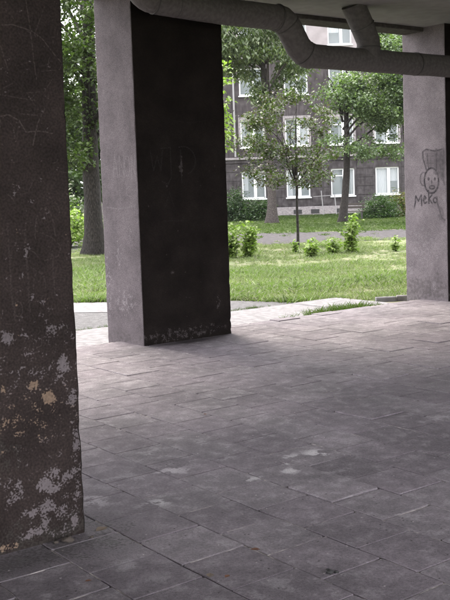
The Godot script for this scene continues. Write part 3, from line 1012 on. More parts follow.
func pipework() -> void:
	var o := thing("heating_pipe", Vector3(6.0, 3.0, -8.2), "thick lagged grey pipe running under the ceiling with a stepped bend", "pipe")
	var nz := FastNoiseLite.new()
	nz.seed = 9
	nz.frequency = 2.5
	var yu := 3.475
	var yl := 3.08
	var z := 0.0
	var base := o.position
	var L := func(x: float, y: float) -> Vector3: return Vector3(x - base.x, y - base.y, z)
	var run := func(pts: Array, r: float) -> Shape:
		var fine_pts := []
		for i in pts.size() - 1:
			var k := maxi(1, int(pts[i].distance_to(pts[i + 1]) / 0.12))
			for j in k:
				fine_pts.append(pts[i].lerp(pts[i + 1], float(j) / k))
		fine_pts.append(pts[-1])
		var radii := []
		for i in fine_pts.size():
			radii.append(r)
		var s := Shape.new()
		s.tube(fine_pts, radii, 26, 0.007, nz)
		return s
	# elbow at the end, up into the ceiling
	var bend := []
	for i in 8:
		var a := PI / 2 * i / 7.0
		bend.append(L.call(5.36 - 0.2 * sin(a), yu + 0.04 + 0.2 * (1.0 - cos(a))))
	put("end_elbow", run.call(bend, 0.132).mesh(), M.pipe, o)
	put("upper_run", run.call([L.call(5.355, yu + 0.04), L.call(6.2, yu), L.call(6.98, yu - 0.005)], 0.138).mesh(), M.pipe, o)
	put("sloping_length", run.call([L.call(6.96, yu - 0.005), L.call(7.04, yu - 0.02), L.call(7.1, yu - 0.06), L.call(7.15, yu - 0.115), L.call(7.27, yl + 0.1), L.call(7.33, yl + 0.045), L.call(7.4, yl + 0.008), L.call(7.46, yl)], 0.147).mesh(), M.pipe, o)
	put("lower_run", run.call([L.call(7.43, yl), L.call(9.0, yl - 0.003), L.call(11.9, yl + 0.01)], 0.136).mesh(), M.pipe, o)
	put("branch", run.call([L.call(8.14, 3.72), L.call(8.28, 3.49), L.call(8.385, 3.3), L.call(8.39, yl)], 0.14).mesh(), M.pipe, o)
	# seams and bands of the lagging
	var ring := func(c: Vector3, dir: Vector3, r: float, w: float) -> void:
		var s := Shape.new()
		s.tube([c - dir * w, c + dir * w], [r, r], 26)
		put("band", s.mesh(), M.seam, o)
	ring.call(L.call(5.36, yu + 0.04), Vector3.RIGHT, 0.141, 0.006)
	ring.call(L.call(5.62, yu + 0.026), Vector3.RIGHT, 0.141, 0.004)
	ring.call(L.call(6.97, yu - 0.006), Vector3(1, -0.1, 0).normalized(), 0.152, 0.005)
	ring.call(L.call(7.11, yu - 0.07), Vector3(0.6, -0.6, 0).normalized(), 0.152, 0.004)
	ring.call(L.call(7.36, yl + 0.028), Vector3(0.75, -0.45, 0).normalized(), 0.152, 0.004)
	ring.call(L.call(8.29, 3.48), Vector3(0.5, -0.85, 0).normalized(), 0.148, 0.004)
	ring.call(L.call(8.39, yl + 0.15), Vector3.UP, 0.15, 0.006)
	for x in [9.2, 10.9]:
		ring.call(L.call(x, yl), Vector3.RIGHT, 0.145, 0.006)

# ------------------------------------------------------------------ ground, paths, grass

func grass_edge(r: float) -> float:
	# metres in front of the viewer at which the grass begins, for metres to the right
	if r < 0.2:
		return 14.4 - (r - 0.2) * 0.17
	if r < 1.0:
		return lerpf(14.4, 13.9, (r - 0.2) / 0.8)
	return 13.9

func grounds() -> void:
	var g := PlaneMesh.new()
	g.size = Vector2(1200, 1200)
	var go := struct("ground", g, M.soil)
	go.position.y = LAWN_Y
	# the paved strip along the building
	var s := Shape.new()
	s.box(Vector3(-14, -0.3, -10.39), Vector3(9.84, -0.085, -9.003), 0.008)
	var apron := struct("concrete_apron", s.mesh(), M.trim)
	var pr := RandomNumberGenerator.new()
	pr.seed = 33
	var px := -14.0
	while px < 9.8:
		var len := minf(pr.randf_range(1.35, 1.55), 9.85 - px)
		if len < 0.3:
			break
		s = Shape.new()
		s.box(Vector3(px, -0.09, -10.4 + pr.randf_range(-0.01, 0.01)), Vector3(px + len - 0.012, -0.05 + pr.randf_range(-0.006, 0.004), -9.006), 0.009)
		put("concrete_panel", s.mesh(), M.apron, apron)
		px += len
	# asphalt between the strip and the lawn
	var poly := PackedVector2Array()
	poly.append(Vector2(-14, -10.38))
	poly.append(Vector2(9.3, -10.38))
	for r in [1.1, 0.8, 0.4, 0.0, -0.7, -1.4, -2.2, -3.2, -5.0, -8.0, -12.0, -20.0]:
		var w := W(r, grass_edge(r) + 0.05 * sin(r * 7.0))
		poly.append(Vector2(w.x, w.z))
	struct("asphalt_path", sheet(poly, LAWN_Y + 0.012), M.asphalt)
	poly = PackedVector2Array()
	for r in [-1.0, -1.5, -2.2, -3.2, -5.0, -8.0, -16.0]:
		var w := W(r, grass_edge(r) - 0.02)
		poly.append(Vector2(w.x, w.z))
	for r in [-16.0, -8.0, -5.0, -3.2, -2.2, -1.5, -1.2]:
		var w := W(r, grass_edge(r) - 1.25)
		poly.append(Vector2(w.x, w.z))
	struct("concrete_path", sheet(poly, LAWN_Y + 0.018), M.apron)
	# bare path across the lawn
	poly = PackedVector2Array()
	for i in 23:
		var r := -16.0 + i * 2.0
		var w := W(r, 28.6 + 0.25 * sin(r * 1.3) + 0.12 * r)
		poly.append(Vector2(w.x, w.z))
	for i in 23:
		var r := 28.0 - i * 2.0
		var w := W(r, 36.6 + 0.35 * sin(r * 0.9 + 1.0) - 0.15 * r)
		poly.append(Vector2(w.x, w.z))
	struct("dirt_path", sheet(poly, LAWN_Y + 0.008), M.dirt)
	# a few kerb stones by the farthest pillar
	for i in 2:
		s = Shape.new()
		s.box(Vector3(-0.15 - 0.03 * i, -0.05, -0.035), Vector3(0.15, 0.045 + 0.01 * i, 0.035), 0.01)
		var k := put("kerb_stone", s.mesh(), M.apron if i == 0 else M.trim, self)
		k.position = W(2.3 + 0.34 * i, 13.75 + 0.03 * i, -0.055)
		k.rotation.y = -YAW + 0.06 - 0.1 * i
		tag(k, ["pale low kerb stone at the lawn edge, farther from the pillar", "grey low kerb stone at the lawn edge, beside the pillar"][i], "kerb stone", "kerb stones at the lawn edge")

func blade_mesh(n: int, tall: float, spread: float, seed_: int) -> ArrayMesh:
	var r := RandomNumberGenerator.new()
	r.seed = seed_
	var s := Shape.new()
	for i in n:
		var a := r.randf() * TAU
		var p := Vector3(cos(a), 0, sin(a)) * spread * sqrt(r.randf())
		var lean := Vector3(r.randfn(0, 0.6), 1, r.randfn(0, 0.6)).normalized()
		var h := tall * r.randf_range(0.55, 1.15)
		var side := lean.cross(Vector3(cos(a * 3.1), 0, sin(a * 3.1))).normalized() * r.randf_range(0.0035, 0.006)
		var mid := p + lean * h * 0.55
		var tip := p + lean * h + Vector3(lean.x, -0.15, lean.z) * h * 0.35
		var k := s.v.size()
		for q in [p - side, p + side, mid + side * 0.8, mid - side * 0.8, tip]:
			s.v.append(q)
			s.n.append((Vector3.UP * 0.8 + lean.cross(side).normalized() * 0.6).normalized())
		s.idx.append_array(PackedInt32Array([k, k + 2, k + 1, k, k + 3, k + 2, k + 3, k + 4, k + 2]))
	return s.mesh()

func scatter(called: String, mesh: Mesh, spots: Array) -> void:
	var mm := MultiMesh.new()
	mm.transform_format = MultiMesh.TRANSFORM_3D
	mm.use_colors = true
	mm.mesh = mesh
	mm.instance_count = spots.size()
	for i in spots.size():
		mm.set_instance_transform(i, spots[i][0])
		mm.set_instance_color(i, spots[i][1])
	var o := MultiMeshInstance3D.new()
	o.name = numbered(called)
	o.multimesh = mm
	o.material_override = M.grass
	add_child(o)
	o.set_meta("kind", "stuff")

func grass() -> void:
	var gm := StandardMaterial3D.new()
	gm.vertex_color_use_as_albedo = true
	gm.roughness = 0.6
	gm.metallic_specular = 0.4
	gm.backlight_enabled = true
	gm.backlight = Color(0.8, 0.95, 0.5)
	gm.cull_mode = BaseMaterial3D.CULL_DISABLED
	M.grass = gm
	var r := RandomNumberGenerator.new()
	r.seed = 55
	var nz := FastNoiseLite.new()
	nz.seed = 15
	nz.frequency = 0.35
	nz.fractal_octaves = 4
	var spots := []
	for i in 60000:
		var f := 12.8 + 18.5 * pow(r.randf(), 1.3)
		var half := f * 0.30 + 1.0
		var rr := r.randf_range(-half, half)
		if f < grass_edge(rr) + r.randf_range(-0.07, 0.1):
			continue
		var edge2 := 28.6 + 0.25 * sin(rr * 1.3) + 0.12 * rr
		if f > edge2 + r.randfn(0, 0.5) + maxf(0.0, nz.get_noise_2d(rr * 3.0 + 90.0, f) - 0.1) * 9.0:
			continue
		var w := W(rr, f, LAWN_Y)
		if w.z > (-10.45 if w.x < 9.8 else -9.3 - r.randf() * 0.15):
			continue
		var q := nz.get_noise_2d(w.x, w.z)
		var thin := smoothstep(17.5, 22.5, f) * 0.45
		if r.randf() < thin + maxf(0.0, -q) * 1.4 - 0.08:
			continue
		var sc := r.randf_range(0.6, 1.15) * (1.0 + 0.8 * q) * (1.6 if r.randf() < 0.03 else 1.0) * lerpf(1.0, 0.7, smoothstep(16.0, 22.0, f))
		var b := Basis(Vector3.UP, r.randf() * TAU).scaled(Vector3(1, 1, 1) * sc)
		var dry := clampf(r.randfn(0.12, 0.2) + thin * 0.6 - q * 0.6, 0.0, 1.0)
		var c := Color(0.25, 0.32, 0.145).lerp(Color(0.34, 0.4, 0.22), r.randf()).lerp(Color(0.46, 0.43, 0.31), dry)
		spots.append([Transform3D(b, w), c])
	scatter("lawn_grass", blade_mesh(12, 0.11, 0.055, 1), spots)
	# shorter, duller turf beyond the bare path
	spots = []
	for i in 16000:
		var f := r.randf_range(32.5, 58.0)
		var half := f * 0.29 + 1.0
		var rr := r.randf_range(-half, half)
		if f < 36.6 + 0.35 * sin(rr * 0.9 + 1.0) - 0.15 * rr + r.randfn(0, 0.6) - maxf(0.0, nz.get_noise_2d(rr * 2.0 + 40.0, f) - 0.1) * 8.0:
			continue
		var b := Basis(Vector3.UP, r.randf() * TAU).scaled(Vector3(2.2, 1.1, 2.2))
		var c := Color(0.09, 0.13, 0.045).lerp(Color(0.13, 0.17, 0.065), r.randf())
		spots.append([Transform3D(b, W(rr, f, LAWN_Y)), c])
	scatter("turf_beyond_path", blade_mesh(10, 0.09, 0.07, 2), spots)
	# tufts rooted in the crack at the edge of the paving and along the strip
	spots = []
	for i in 420:
		var x := r.randf_range(7.6, 9.5)
		var dens := exp(-pow((x - 8.75) / 0.5, 2.0))
		if r.randf() > dens:
			continue
		var d := 9.06 + absf(r.randfn(0, 0.16))
		var b := Basis(Vector3.UP, r.randf() * TAU).scaled(Vector3.ONE * r.randf_range(0.5, 0.95))
		spots.append([Transform3D(b, Vector3(x, -0.05, -d)), Color(0.09, 0.15, 0.03).lerp(Color(0.15, 0.2, 0.05), r.randf())])
	for i in 130:
		var x := r.randf_range(3.4, 8.6)
		var b := Basis(Vector3.UP, r.randf() * TAU).scaled(Vector3.ONE * r.randf_range(0.25, 0.5))
		spots.append([Transform3D(b, Vector3(x, -0.06, -(10.41 + r.randf() * 0.03))), Color(0.1, 0.15, 0.04)])
	scatter("grass_in_cracks", blade_mesh(10, 0.12, 0.04, 3), spots)

# ------------------------------------------------------------------ plants

func leaf_cloud(s: Shape, r: RandomNumberGenerator, c: Vector3, rad: Vector3, count: int, leaf_len: float, leaf_w: float, cols: Array, droop := 0.35) -> void:
	for i in count:
		var p := Vector3(r.randfn(0, 0.5), r.randfn(0, 0.5), r.randfn(0, 0.5))
		p = c + p * rad
		var a := r.randf() * TAU
		var dirv := Vector3(cos(a), -droop + r.randfn(0, 0.35), sin(a)).normalized()
		var up := Vector3(r.randfn(0, 0.45), 1, r.randfn(0, 0.45)).normalized()
		var side := dirv.cross(up).normalized()
		up = side.cross(dirv)
		var k := r.randf_range(0.65, 1.2)
		var ln := leaf_len * k
		var wd := leaf_w * k
		var b := p
		var t := p + dirv * ln - up * ln * 0.12
		var m := p + dirv * ln * 0.45
		var l := m + side * wd * 0.5 + up * wd * 0.18
		var q := m - side * wd * 0.5 + up * wd * 0.18
		var col: Color = cols[r.randi() % cols.size()]
		col = col * r.randf_range(0.75, 1.25)
		var v0 := s.v.size()
		s.v.append_array(PackedVector3Array([b, l, t, q]))
		var n1 := (up + side * 0.3).normalized()
		s.n.append_array(PackedVector3Array([up, n1, up, (up - side * 0.3).normalized()]))
		s.c.append_array(PackedColorArray([col, col, col, col]))
		s.idx.append_array(PackedInt32Array([v0, v0 + 2, v0 + 1, v0, v0 + 3, v0 + 2]))

# spec: trunk points and radii (local), clumps [[centre, radius, leaves]], leaf size, colours
func tree(called: String, at: Vector3, label: String, group: String, spec: Dictionary) -> void:
	var o := thing(called, at, label, spec.get("category", "tree"), group)
	var r := RandomNumberGenerator.new()
	r.seed = spec.seed
	var nz := FastNoiseLite.new()
	nz.seed = spec.seed
	nz.frequency = 4.0
	nz.fractal_octaves = 3
	var s := Shape.new()
	s.tube(spec.trunk, spec.radii, 14, spec.get("gnarl", 0.03), nz)
	put("trunk", s.mesh(), spec.bark, o)
	var crown := Shape.new()
	var limb_n := 0
	for c in spec.clumps:
		leaf_cloud(crown, r, c[0], c[1], c[2], spec.leaf[0], spec.leaf[1], spec.cols, spec.get("droop", 0.35))
	for lb in spec.limbs:
		var ls := Shape.new()
		var pts := []
		var rr := []
		var a: Vector3 = lb[0]
		var b: Vector3 = lb[1]
		var bow := Vector3(r.randfn(0, 0.1), 0.12, r.randfn(0, 0.1)) * a.distance_to(b)
		for i in 7:
			var t := i / 6.0
			pts.append(a.lerp(b, t) + bow * sin(t * PI))
			rr.append(lerpf(lb[2], lb[2] * 0.22, t))
		ls.tube(pts, rr, 7)
		put("limb", ls.mesh(), spec.bark, o)
	put("crown", crown.mesh(), M.leaf, o)

func clumps_in(r: RandomNumberGenerator, c: Vector3, rad: Vector3, n: int, size: float, leaves: int, shell := 0.45) -> Array:
	var out := []
	for i in n:
		var dirv := Vector3(r.randfn(), r.randfn(), r.randfn()).normalized()
		var k := lerpf(shell, 1.0, pow(r.randf(), 0.6))
		var s := size * r.randf_range(0.6, 1.3)
		out.append([c + dirv * k * rad, Vector3(s, s * 0.55, s), int(leaves * r.randf_range(0.6, 1.3))])
	return out

func shrub(called: String, at: Vector3, label: String, group: String, w: float, h: float, leaves: int, leaf: Array, cols: Array, seed_: int, category := "shrub", stems := 7, upright := false) -> void:
	var o := thing(called, at, label, category, group)
	var r := RandomNumberGenerator.new()
	r.seed = seed_
	var f := Shape.new()
	var n := maxi(5, leaves / 45)
	var st := Shape.new()
	for i in stems:
		var a := r.randf() * TAU
		var top := Vector3(cos(a) * w * 0.5 * r.randf(), h * (1.0 if i == 0 else r.randf_range(0.4, 0.9)), sin(a) * w * 0.5 * r.randf())
		st.tube([Vector3(cos(a) * 0.04, -0.03, sin(a) * 0.04), top * Vector3(0.5, 0.55, 0.5), top], [0.012 + h * 0.004, 0.008, 0.003], 5)
		if upright:
			for j in leaves / stems:
				var t := pow(r.randf(), 0.75)
				var p := top * Vector3(t, t, t)
				leaf_cloud(f, r, p + Vector3(0, 0.02, 0), Vector3(0.26, 0.1, 0.26) * w, 1, leaf[0], leaf[1], cols, 0.1)
	put("stem", st.mesh(), M.bark, o)
	if not upright:
		for i in n:
			var dirv := Vector3(r.randfn(), absf(r.randfn()) * 0.9 + 0.05, r.randfn()).normalized()
			var k := lerpf(0.35, 0.9, sqrt(r.randf()))
			var c := Vector3(dirv.x * w * 0.5, 0.08 + dirv.y * h * 0.92, dirv.z * w * 0.5) * Vector3(k, k, k)
			leaf_cloud(f, r, c, Vector3(0.2 * w, 0.16 * h, 0.2 * w), leaves / n, leaf[0], leaf[1], cols, 0.2)
	put("foliage", f.mesh(), M.leaf, o)

func plants() -> void:
	var r := RandomNumberGenerator.new()
	var g_mid := [Color(0.06, 0.085, 0.035), Color(0.075, 0.105, 0.042), Color(0.1, 0.13, 0.055), Color(0.045, 0.06, 0.03)]
	var g_pale := [Color(0.1, 0.13, 0.065), Color(0.135, 0.165, 0.09), Color(0.075, 0.1, 0.05), Color(0.17, 0.195, 0.11)]
	var g_bright := [Color(0.23, 0.3, 0.09), Color(0.29, 0.36, 0.13), Color(0.18, 0.25, 0.07)]
	var g_lush := [Color(0.13, 0.17, 0.1), Color(0.17, 0.22, 0.125), Color(0.23, 0.285, 0.17), Color(0.095, 0.125, 0.078)]
	var g_purple := [Color(0.055, 0.052, 0.045), Color(0.065, 0.082, 0.042), Color(0.09, 0.075, 0.077), Color(0.085, 0.115, 0.048), Color(0.05, 0.062, 0.038)]
	var grp := "trees in the garden"
	# big tree seen between the two nearer pillars
	r.seed = 61
	var R := Vector3(cos(YAW), 0, sin(YAW))
	var F := Vector3(sin(YAW), 0, -cos(YAW))
	var trunk := []
	var radii := []
	for i in 26:
		var t := i / 25.0
		trunk.append(Vector3(0, t * 9.0 - 0.1, 0) - R * (0.1 * sin(t * 3.0)) + R * t * 0.25)
		radii.append(0.27 * (1.0 - 0.6 * t) + 0.2 * exp(-t * 26.0))
	var cl := clumps_in(r, Vector3(0, 6.5, 0) - R * 0.2, Vector3(2.7, 3.1, 2.7), 120, 0.62, 170, 0.25)
	for i in 22:
		cl.append([Vector3(0, r.randf_range(2.6, 5.2), 0) + R * r.randf_range(-1.2, 0.1) - F * r.randf_range(-0.6, 1.8), Vector3(0.4, 0.3, 0.4), 120])
	for i in 5:
		cl.append([Vector3(0, r.randf_range(1.9, 3.2), 0) + R * r.randf_range(-1.0, -0.4) - F * r.randf_range(-0.6, 1.0), Vector3(0.3, 0.22, 0.3), 45])
	var limbs := []
	for i in 8:
		var a := i * TAU / 8 + 0.3
		limbs.append([Vector3(0, 2.9 + 0.5 * i, 0), Vector3(cos(a) * 1.9, 4.4 + 0.5 * i, sin(a) * 1.9), 0.07])
	tree("broadleaf_tree", W(-3.62, 26.8, LAWN_Y), "large dark-trunked tree seen between the two nearest pillars", grp, {"seed": 61, "trunk": trunk, "radii": radii, "bark": M.bark, "gnarl": 0.05, "clumps": cl, "limbs": limbs, "leaf": [0.13, 0.085], "cols": g_mid})
	# tree hidden behind the middle pillar, its bright leaves beside it
	r.seed = 62
	cl = clumps_in(r, Vector3(0, 3.7, 0), Vector3(1.15, 1.7, 1.15), 24, 0.36, 60, 0.5)
	for i in 9:
		cl.append([Vector3(0, r.randf_range(2.4, 4.8), 0) + R * r.randf_range(1.15, 1.4) + F * r.randf_range(-0.5, 0.5), Vector3(0.2, 0.2, 0.2), 26])
	limbs = []
	for i in 5:
		var a := i * TAU / 5
		limbs.append([Vector3(0, 1.6 + 0.3 * i, 0), Vector3(cos(a) * 0.9, 3.2 + 0.4 * i, sin(a) * 0.9), 0.03])
	tree("broadleaf_tree", W(-1.15, 25.0, LAWN_Y), "bright green leafy tree mostly hidden by the middle pillar", grp, {"seed": 62, "trunk": [Vector3(0, -0.1, 0), Vector3(0.02, 1.5, 0.02), Vector3(0, 3.2, 0), Vector3(0.05, 4.6, 0)], "radii": [0.09, 0.07, 0.05, 0.02], "bark": M.bark, "gnarl": 0.01, "clumps": cl, "limbs": limbs, "leaf": [0.14, 0.1], "cols": g_bright})
	# stout pale-barked tree in front of the flats
	r.seed = 63
	trunk = []
	radii = []
	for i in 26:
		var t := i / 25.0
		trunk.append(Vector3(0, t * 11.5 - 0.1, 0) - R * t * 0.2 + R * 0.08 * sin(t * 7.0))
		radii.append(0.27 * (1.0 - 0.72 * sqrt(t)) + 0.14 * exp(-t * 22.0))
	cl = []
	for i in 80:
		cl.append([Vector3(0, r.randf_range(7.2, 10.8), 0) + R * r.randf_range(-2.7, 1.5) + F * r.randf_range(-1.6, 1.4), Vector3(0.62, 0.3, 0.62), 150])
	for i in 16:
		cl.append([Vector3(0, r.randf_range(3.4, 7.2), 0) + R * r.randf_range(-0.9, 0.5) - F * r.randf_range(-0.2, 0.7), Vector3(0.4, 0.28, 0.4), 90])
	for i in 9:
		cl.append([Vector3(0, r.randf_range(5.9, 7.4), 0) + R * r.randf_range(0.4, 1.5) - F * r.randf_range(-0.3, 0.6), Vector3(0.42, 0.25, 0.42), 60])
	limbs = []
	for i in 8:
		var a := i * TAU / 8 + 0.5
		limbs.append([Vector3(0, 5.6 + 0.4 * i, 0), Vector3(cos(a) * 1.9, 7.4 + 0.35 * i, sin(a) * 1.6), 0.08])
	tree("broadleaf_tree", W(2.32, 46.0, LAWN_Y), "tall pale-barked tree with drooping leaves, standing beside the dark clipped shrub", grp, {"seed": 63, "trunk": trunk, "radii": radii, "bark": M.bark_pale, "gnarl": 0.06, "clumps": cl, "limbs": limbs, "leaf": [0.26, 0.1], "cols": g_pale, "droop": 0.8})
	# tree with the spreading crown, right of the sapling
	r.seed = 64
	trunk = []
	radii = []
	for i in 22:
		var t := i / 21.0
		trunk.append(Vector3(0, t * 7.0 - 0.1, 0) + R * (0.1 * sin(t * 5.0) + t * 0.5))
		radii.append(0.19 * (1.0 - 0.6 * t) + 0.08 * exp(-t * 22.0))
	cl = clumps_in(r, Vector3(0, 6.7, 0) + R * 1.75, Vector3(2.6, 2.5, 2.2), 150, 0.6, 320, 0.25)
	cl = cl.filter(func(c): return c[0].y < 6.6 or c[0].dot(R) > 1.9 - (c[0].y - 6.6) * 0.1)
	for i in 30:
		cl.append([Vector3(0, r.randf_range(2.9, 3.9), 0) + R * r.randf_range(-0.9, 2.7) - F * r.randf_range(-0.6, 1.6), Vector3(0.42, 0.2, 0.42), 90])
	limbs = []
	for i in 9:
		var a := i * TAU / 9
		limbs.append([Vector3(0, 3.2 + 0.35 * i, 0) + R * 0.15, Vector3(cos(a) * 1.7, 4.6 + 0.4 * i, sin(a) * 1.7) + R * 1.1, 0.06])
	tree("broadleaf_tree", W(5.45, 44.2, LAWN_Y), "dark straight-trunked tree with broad green crown beside the bench", grp, {"seed": 64, "trunk": trunk, "radii": radii, "bark": M.bark, "gnarl": 0.03, "clumps": cl, "limbs": limbs, "leaf": [0.135, 0.1], "cols": g_lush})
	# its neighbour, half behind the far pillar
	r.seed = 65
	trunk = []
	radii = []
	for i in 22:
		var t := i / 21.0
		trunk.append(Vector3(0, t * 9.0 - 0.1, 0) - R * (0.5 * t))
		radii.append(0.2 * (1.0 - 0.6 * t) + 0.1 * exp(-t * 22.0))
	cl = clumps_in(r, Vector3(0, 7.0, 0) + R * 0.3, Vector3(2.2, 2.6, 2.2), 80, 0.6, 220, 0.25)
	limbs = []
	for i in 6:
		var a := i * TAU / 6
		limbs.append([Vector3(0, 4.2 + 0.4 * i, 0) - R * 0.25, Vector3(cos(a) * 1.6, 5.8 + 0.4 * i, sin(a) * 1.6), 0.06])
	tree("broadleaf_tree", W(8.95, 45.5, LAWN_Y), "leaning tree partly hidden behind the farthest pillar", grp, {"seed": 65, "trunk": trunk, "radii": radii, "bark": M.bark, "gnarl": 0.03, "clumps": cl, "limbs": limbs, "leaf": [0.17, 0.12], "cols": g_lush})
	# young purple-leaved tree on the lawn
	r.seed = 66
	trunk = [Vector3(0, -0.05, 0), Vector3(0, 0.5, 0) + R * 0.01, Vector3(0, 1.1, 0), Vector3(0, 1.75, 0) + R * 0.015]
	radii = [0.045, 0.036, 0.034, 0.034]
	cl = []
	for i in 86:
		var a := r.randf() * TAU
		var k := sqrt(r.randf())
		var y := lerpf(1.8, 4.3, pow(r.randf(), 1.25))
		var wid := 1.75 * sqrt(clampf(1.0 - pow((y - 2.9) / 1.5, 2.0), 0.05, 1.0))
		cl.append([Vector3(cos(a) * k * wid, y, sin(a) * k * wid) + R * r.randf_range(-0.3, 0.2), Vector3(0.27, 0.15, 0.27), 66])
	limbs = []
	for i in 9:
		var a := i * TAU / 9
		limbs.append([Vector3(0, 1.7 + 0.02 * (i % 3), 0), Vector3(cos(a) * (0.9 if i % 2 else 0.5), 2.6 + 0.16 * i, sin(a) * (0.9 if i % 2 else 0.5)), 0.022])
	limbs.append([Vector3(0, 1.7, 0), Vector3(0.1, 4.1, 0), 0.028])
	tree("young_tree", W(2.06, 26.8, LAWN_Y), "slender young tree with purplish leaves on a thin straight stem", grp, {"seed": 66, "trunk": trunk, "radii": radii, "bark": M.bark, "gnarl": 0.003, "clumps": cl, "limbs": limbs, "leaf": [0.1, 0.07], "cols": g_purple})
	# far trees seen through the gap on the left
	var far_cols := [Color(0.07, 0.1, 0.045), Color(0.085, 0.12, 0.055), Color(0.06, 0.085, 0.04)]
	var far := [[-8.2, 52.0, 5.0, "pale distant tree in the gap, nearest the thick dark trunk"], [-12.5, 58.0, 5.5, "pale distant tree in the gap, close to the nearest pillar"], [-10.0, 74.0, 7.5, "tallest and farthest tree in the gap between pillars"], [-5.2, 70.0, 6.5, "distant tree rising behind the thick dark trunk"]]
	for i in far.size():
		r.seed = 70 + i
		var h: float = far[i][2]
		cl = clumps_in(r, Vector3(0, h * 0.86, 0), Vector3(h * 0.52, h * 0.82, h * 0.5), 84, h * 0.14, 130, 0.2)
		limbs = []
		for j in 4:
			var a := j * TAU / 4
			limbs.append([Vector3(0, h * 0.5, 0), Vector3(cos(a) * h * 0.3, h * 1.0, sin(a) * h * 0.3), 0.09])
		tree("distant_tree", W(far[i][0], far[i][1], LAWN_Y), far[i][3], "distant trees across the garden", {"seed": 70 + i, "trunk": [Vector3(0, -0.1, 0), Vector3(0, h * 0.5, 0), Vector3(0.1, h, 0)], "radii": [0.25, 0.19, 0.1], "bark": M.bark, "gnarl": 0.03, "clumps": cl, "limbs": limbs, "leaf": [0.34, 0.24], "cols": far_cols})
	# shrubs against the flats
	var g_dark := [Color(0.04, 0.075, 0.03), Color(0.055, 0.09, 0.035), Color(0.03, 0.055, 0.022)]
	shrub("shrub", W(0.45, 51.0, LAWN_Y), "tall dark shrub under the ground-floor window beside the middle pillar", "shrubs in front of the flats", 1.9, 1.9, 3600, [0.16, 0.07], g_dark, 81)
	shrub("shrub", W(1.75, 50.5, LAWN_Y), "low dark shrub between the tall shrub and pale tree trunk", "shrubs in front of the flats", 1.9, 1.4, 3200, [0.15, 0.07], g_dark, 82)
	shrub("shrub", W(7.85, 48.5, LAWN_Y), "rounded green bush below the window nearest the farthest pillar", "shrubs in front of the flats", 2.0, 1.35, 5000, [0.12, 0.06], [Color(0.05, 0.095, 0.03), Color(0.065, 0.12, 0.035), Color(0.04, 0.07, 0.025)], 83)
	shrub("shrub", W(9.0, 49.5, LAWN_Y), "loose yellowish shrub beside the rounded bush", "shrubs in front of the flats", 1.5, 1.45, 1500, [0.2, 0.06], [Color(0.17, 0.16, 0.06), Color(0.1, 0.13, 0.04), Color(0.2, 0.15, 0.08)], 84)
	shrub("shrub", W(-5.0, 31.0, LAWN_Y), "bright leafy bush at the foot of the thick dark trunk", "shrubs in front of the flats", 1.7, 1.5, 2200, [0.13, 0.09], g_bright, 85)
	shrub("shrub", W(-7.3, 44.0, LAWN_Y), "dull green bush on the far lawn in the gap", "shrubs in front of the flats", 3.0, 2.0, 3000, [0.18, 0.11], far_cols, 86)
	# lush weeds on the lawn
	var grp2 := "leafy weeds on the lawn"
	shrub("leafy_weed", W(0.6, 23.75, LAWN_Y), "bushy bright green weed, tall sprig on top, beside the middle pillar's neighbour weed", grp2, 0.55, 0.85, 900, [0.1, 0.07], g_bright, 91, "weed", 6, true)
	shrub("leafy_weed", W(0.12, 23.6, LAWN_Y), "bushy bright green weed half hidden by the middle pillar", grp2, 0.6, 0.8, 900, [0.1, 0.07], g_bright, 92, "weed", 6, true)
	shrub("leafy_weed", W(3.17, 23.95, LAWN_Y), "tallest bright green weed, upright, before the dark straight tree", grp2, 0.5, 0.95, 650, [0.11, 0.08], g_bright, 93, "weed", 5, true)
	shrub("leafy_weed", W(2.07, 23.0, LAWN_Y), "low bright weed at the foot of the slender young tree", grp2, 0.5, 0.42, 420, [0.1, 0.07], g_bright, 94, "weed", 5, true)
	shrub("leafy_weed", W(2.66, 23.8, LAWN_Y), "low bright weed midway between young tree and tallest weed", grp2, 0.42, 0.38, 360, [0.1, 0.07], g_bright, 95, "weed", 5, true)
	shrub("leafy_weed", W(4.3, 24.1, LAWN_Y), "small bright weed on the lawn nearest the farthest pillar", grp2, 0.35, 0.36, 200, [0.1, 0.07], g_bright, 96, "weed", 4, true)
	shrub("leafy_weed", W(1.85, 24.6, LAWN_Y), "smallest sparse weed close behind the young tree stem", grp2, 0.3, 0.3, 140, [0.09, 0.06], g_bright, 97, "weed", 4, true)

# ------------------------------------------------------------------ the block of flats

